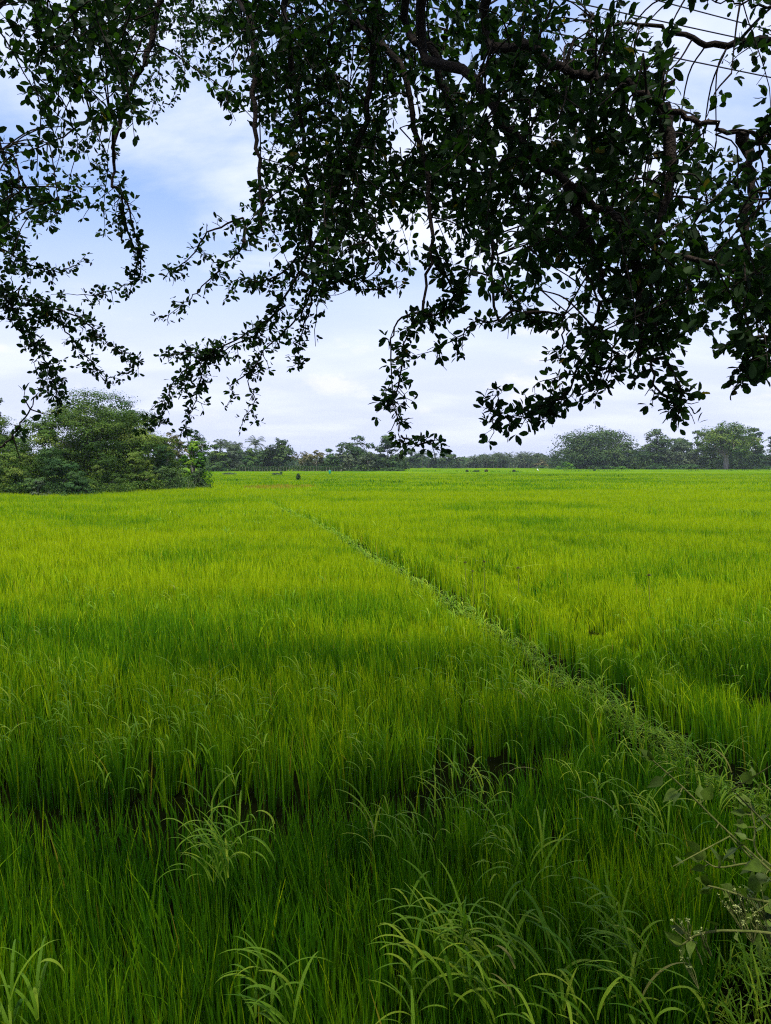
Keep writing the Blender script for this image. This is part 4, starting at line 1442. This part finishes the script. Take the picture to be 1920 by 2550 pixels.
# teal cloth on a stick (bird scarer)
c = on(821, 1180, .7)
root = np.array([c[0], c[1], 0])
e = empty('scarecrow', root, 'small teal cloth bird scarer on a stick before the fence', 'bird scarer')
V, F = tube([root, root + (0.02, 0, 1.0), root + (.04, 0, 1.75)], [.03, .025, .02], 6)
p1 = tube([root + (-.35, 0, 1.35), root + (.4, 0, 1.45)], [.02, .02], 6)
V, F = merge([(V, F), p1])
build('stick', V, F, M['wood'], e, origin=root)
us_ = np.linspace(0, 2 * PI, 15)[:-1]
prof = [(1.5, .04), (1.42, .12), (1.28, .27), (1.12, .25), (.92, .19), (.7, .14)]
V = np.array([root + (rr_ * math.cos(u) * (1 + .12 * math.sin(3 * u)) + .03, rr_ * .4 * math.sin(u), z_ + .03 * math.sin(4 * u)) for z_, rr_ in prof for u in us_])
nu = len(us_)
F = np.array([[i * nu + j, i * nu + (j + 1) % nu, (i + 1) * nu + (j + 1) % nu, (i + 1) * nu + j] for i in range(len(prof) - 1) for j in range(nu)])
build('cloth', V, F, M['teal'], e, origin=root)

# ------------------------------------------------------------------ flowering weed, lower right
HERB = np.array([(0, 0, 0), (.10, .26, .02), (.24, .44, .03), (.42, .40, .04), (.60, .30, .02), (.80, .13, 0), (1, 0, -.06),
                 (.10, -.26, .02), (.24, -.44, .03), (.42, -.40, .04), (.60, -.30, .02), (.80, -.13, 0), (.3, 0, -.02), (.62, 0, -.02)])
HERB_F = [np.array([[0, 12, 13, 6, 5, 4, 3, 2], [0, 7, 8, 9, 10, 11, 6, 13]])]
HERB_F = [np.array([[0, 12, 2, 1], [12, 13, 4, 3], [0, 7, 8, 12], [12, 9, 10, 13]]), np.array([[12, 3, 2], [13, 5, 4], [13, 6, 5], [12, 8, 9], [13, 10, 11], [13, 11, 6]])]
hr = np.array([2.0, 1.0, float(bank_z(2.0, 1.0)) - .02])
e = empty('flowering_weed', hr, 'leafy weed with small white flower heads leaning in from the right', 'weed')
rr = np.random.default_rng(64)
stems, lf, fl = [], [], []
MAINS = [([(2300, 2700, 1.25), (2080, 2330, 1.3), (1915, 2165, 1.32), (1790, 2050, 1.35), (1700, 1960, 1.36), (1625, 1893, 1.36)], .0032),
         ([(2300, 2700, 1.25), (2120, 2300, 1.25), (1900, 2140, 1.3), (1880, 2060, 1.32), (1868, 2000, 1.33)], .003),
         ([(2300, 2700, 1.25), (2100, 2420, 1.2), (1960, 2335, 1.2), (1830, 2318, 1.22), (1745, 2325, 1.22), (1700, 2352, 1.22)], .0035),
         ([(2150, 2300, 1.3), (2000, 2260, 1.3), (1880, 2240, 1.3), (1800, 2215, 1.3), (1760, 2205, 1.3)], .0035),
         ([(2150, 2300, 1.3), (1980, 2180, 1.35), (1880, 2150, 1.4), (1790, 2160, 1.4), (1750, 2140, 1.4)], .003)]
for pts, rad in MAINS:
    P = [hr] + [at(x, y, d) for x, y, d in pts]
    path = smooth_path(P, 6)
    stems.append(tube(path, np.linspace(rad, rad * .45, len(path)), 6))
    for k in range(9, len(path) - 1, 3):
        t = path[k + 1] - path[k]
        for s in (-1, 1):
            if rr.random() < .12:
                continue
            a = rr.normal(size=3)
            sd_ = np.cross(t, a)
            sd_ /= np.linalg.norm(sd_)
            pet = path[k] + sd_ * .012 * s
            stems.append(tube([path[k], pet], [.0012, .001], 4))
            lf.append((*pet, *(sd_ * s + t / np.linalg.norm(t) * .5 + (0, 0, -.25)), rr.uniform(.022, .040)))
    # terminal leaves
    for _ in range(3):
        lf.append((*path[-1], *(rr.normal(size=3) * .6 + (path[-1] - path[-3]) / np.linalg.norm(path[-1] - path[-3])), rr.uniform(.022, .036)))
# bushy mass at the right edge
for k in range(20):
    p = at(rr.uniform(1810, 2150), rr.uniform(1960, 2440), rr.uniform(1.2, 1.6))
    q = p + rr.normal(0, .05, 3)
    stems.append(tube([p - (-.06, 0, .06), p, q], [.0022, .0018, .001], 4))
    for _ in range(4):
        lf.append((*(p + (q - p) * rr.random()), *(rr.normal(size=3) + (-.2, 0, -.2)), rr.uniform(.018, .036)))
heads = [(1690, 2290, 1.22, .9), (1745, 2318, 1.22, .5), (1722, 2340, 1.22, .5), (1812, 2222, 1.3, 1.3), (1840, 2240, 1.3, 1.3), (1865, 2265, 1.3, 1.4), (1880, 2232, 1.3, 1.2),
         (1850, 2290, 1.28, 1.2), (1825, 2262, 1.28, .9), (1895, 2290, 1.3, 1.0), (1712, 2400, 1.2, .6)]
for x, y, d, s in heads:
    c = at(x, y, d)
    st = c + np.array([.02, 0, -.045])
    for k in range(int(6 * s) + 2):
        q = c + rr.normal(0, .0085 * s, 3)
        stems.append(tube([st, (st + q) / 2 + rr.normal(0, .003, 3), q], [.0011, .0009, .0007], 3))
        for _ in range(9):
            D = rr.normal(size=3) + (0, 0, .8)
            fl.append((*q, *D, rr.uniform(.0025, .0045)))
V, F = merge(stems)
build('stem', V, F, M['stem'], e, origin=hr)
A = np.array(lf)
n = len(A)
V, Fq = leaves(A[:, :3], A[:, 3:6], rr.normal(size=(n, 3)) + (0, -.3, 1.0), A[:, 6], A[:, 6] * rr.uniform(.6, .8, n), tmpl=HERB, faces=HERB_F, curl=rr.uniform(0, .35, n))
build('foliage', V, Fq, M['herb'], e, hue=np.repeat(np.clip(rr.normal(.4, .25, n), 0, 1), len(HERB)), origin=hr)
A = np.array(fl)
cols = np.array([seen(p)[0] for p in A[:, :3]])
for B in (A[cols < 1775], A[cols >= 1775]):
    n = len(B)
    V, Fq = leaves(B[:, :3], B[:, 3:6], rr.normal(size=(n, 3)), B[:, 6], B[:, 6] * .35)
    build('flower_head', V, Fq, M['flower'], e, origin=hr)

# ------------------------------------------------------------------ air
HAZE = 0.00014
if HAZE > 0:
    m, nt, N, L = new_mat('haze')
    out = N.new('ShaderNodeOutputMaterial')
    pv = N.new('ShaderNodeVolumePrincipled')
    pv.inputs['Color'].default_value = (0.80, 0.88, 1.0, 1)
    pv.inputs['Density'].default_value = HAZE
    pv.inputs['Anisotropy'].default_value = 0.2
    L.new(pv.outputs[0], out.inputs['Volume'])
    x0, x1, y0, y1, z0, z1 = -1600, 1600, -400, 2600, -1.2, 34
    V = np.array([(x, y, z) for z in (z0, z1) for y in (y0, y1) for x in (x0, x1)])
    F = np.array([[0, 2, 3, 1], [4, 5, 7, 6], [0, 1, 5, 4], [2, 6, 7, 3], [0, 4, 6, 2], [1, 3, 7, 5]])
    o = build('haze', V, F, m, smooth=False)
    tag(o, 'thin pale haze over the fields', 'haze', kind='stuff')

# ------------------------------------------------------------------ render settings
SC.view_settings.view_transform = 'Standard'
SC.view_settings.look = 'None'
SC.view_settings.gamma = 1
SC.view_settings.exposure = 0.55
SC.cycles.max_bounces = 8
SC.cycles.diffuse_bounces = 4
SC.cycles.transmission_bounces = 6
SC.cycles.volume_bounces = 0
SC.cycles.use_denoising = False
SC.cycles.filter_width = 1.15
SC.render.film_transparent = False
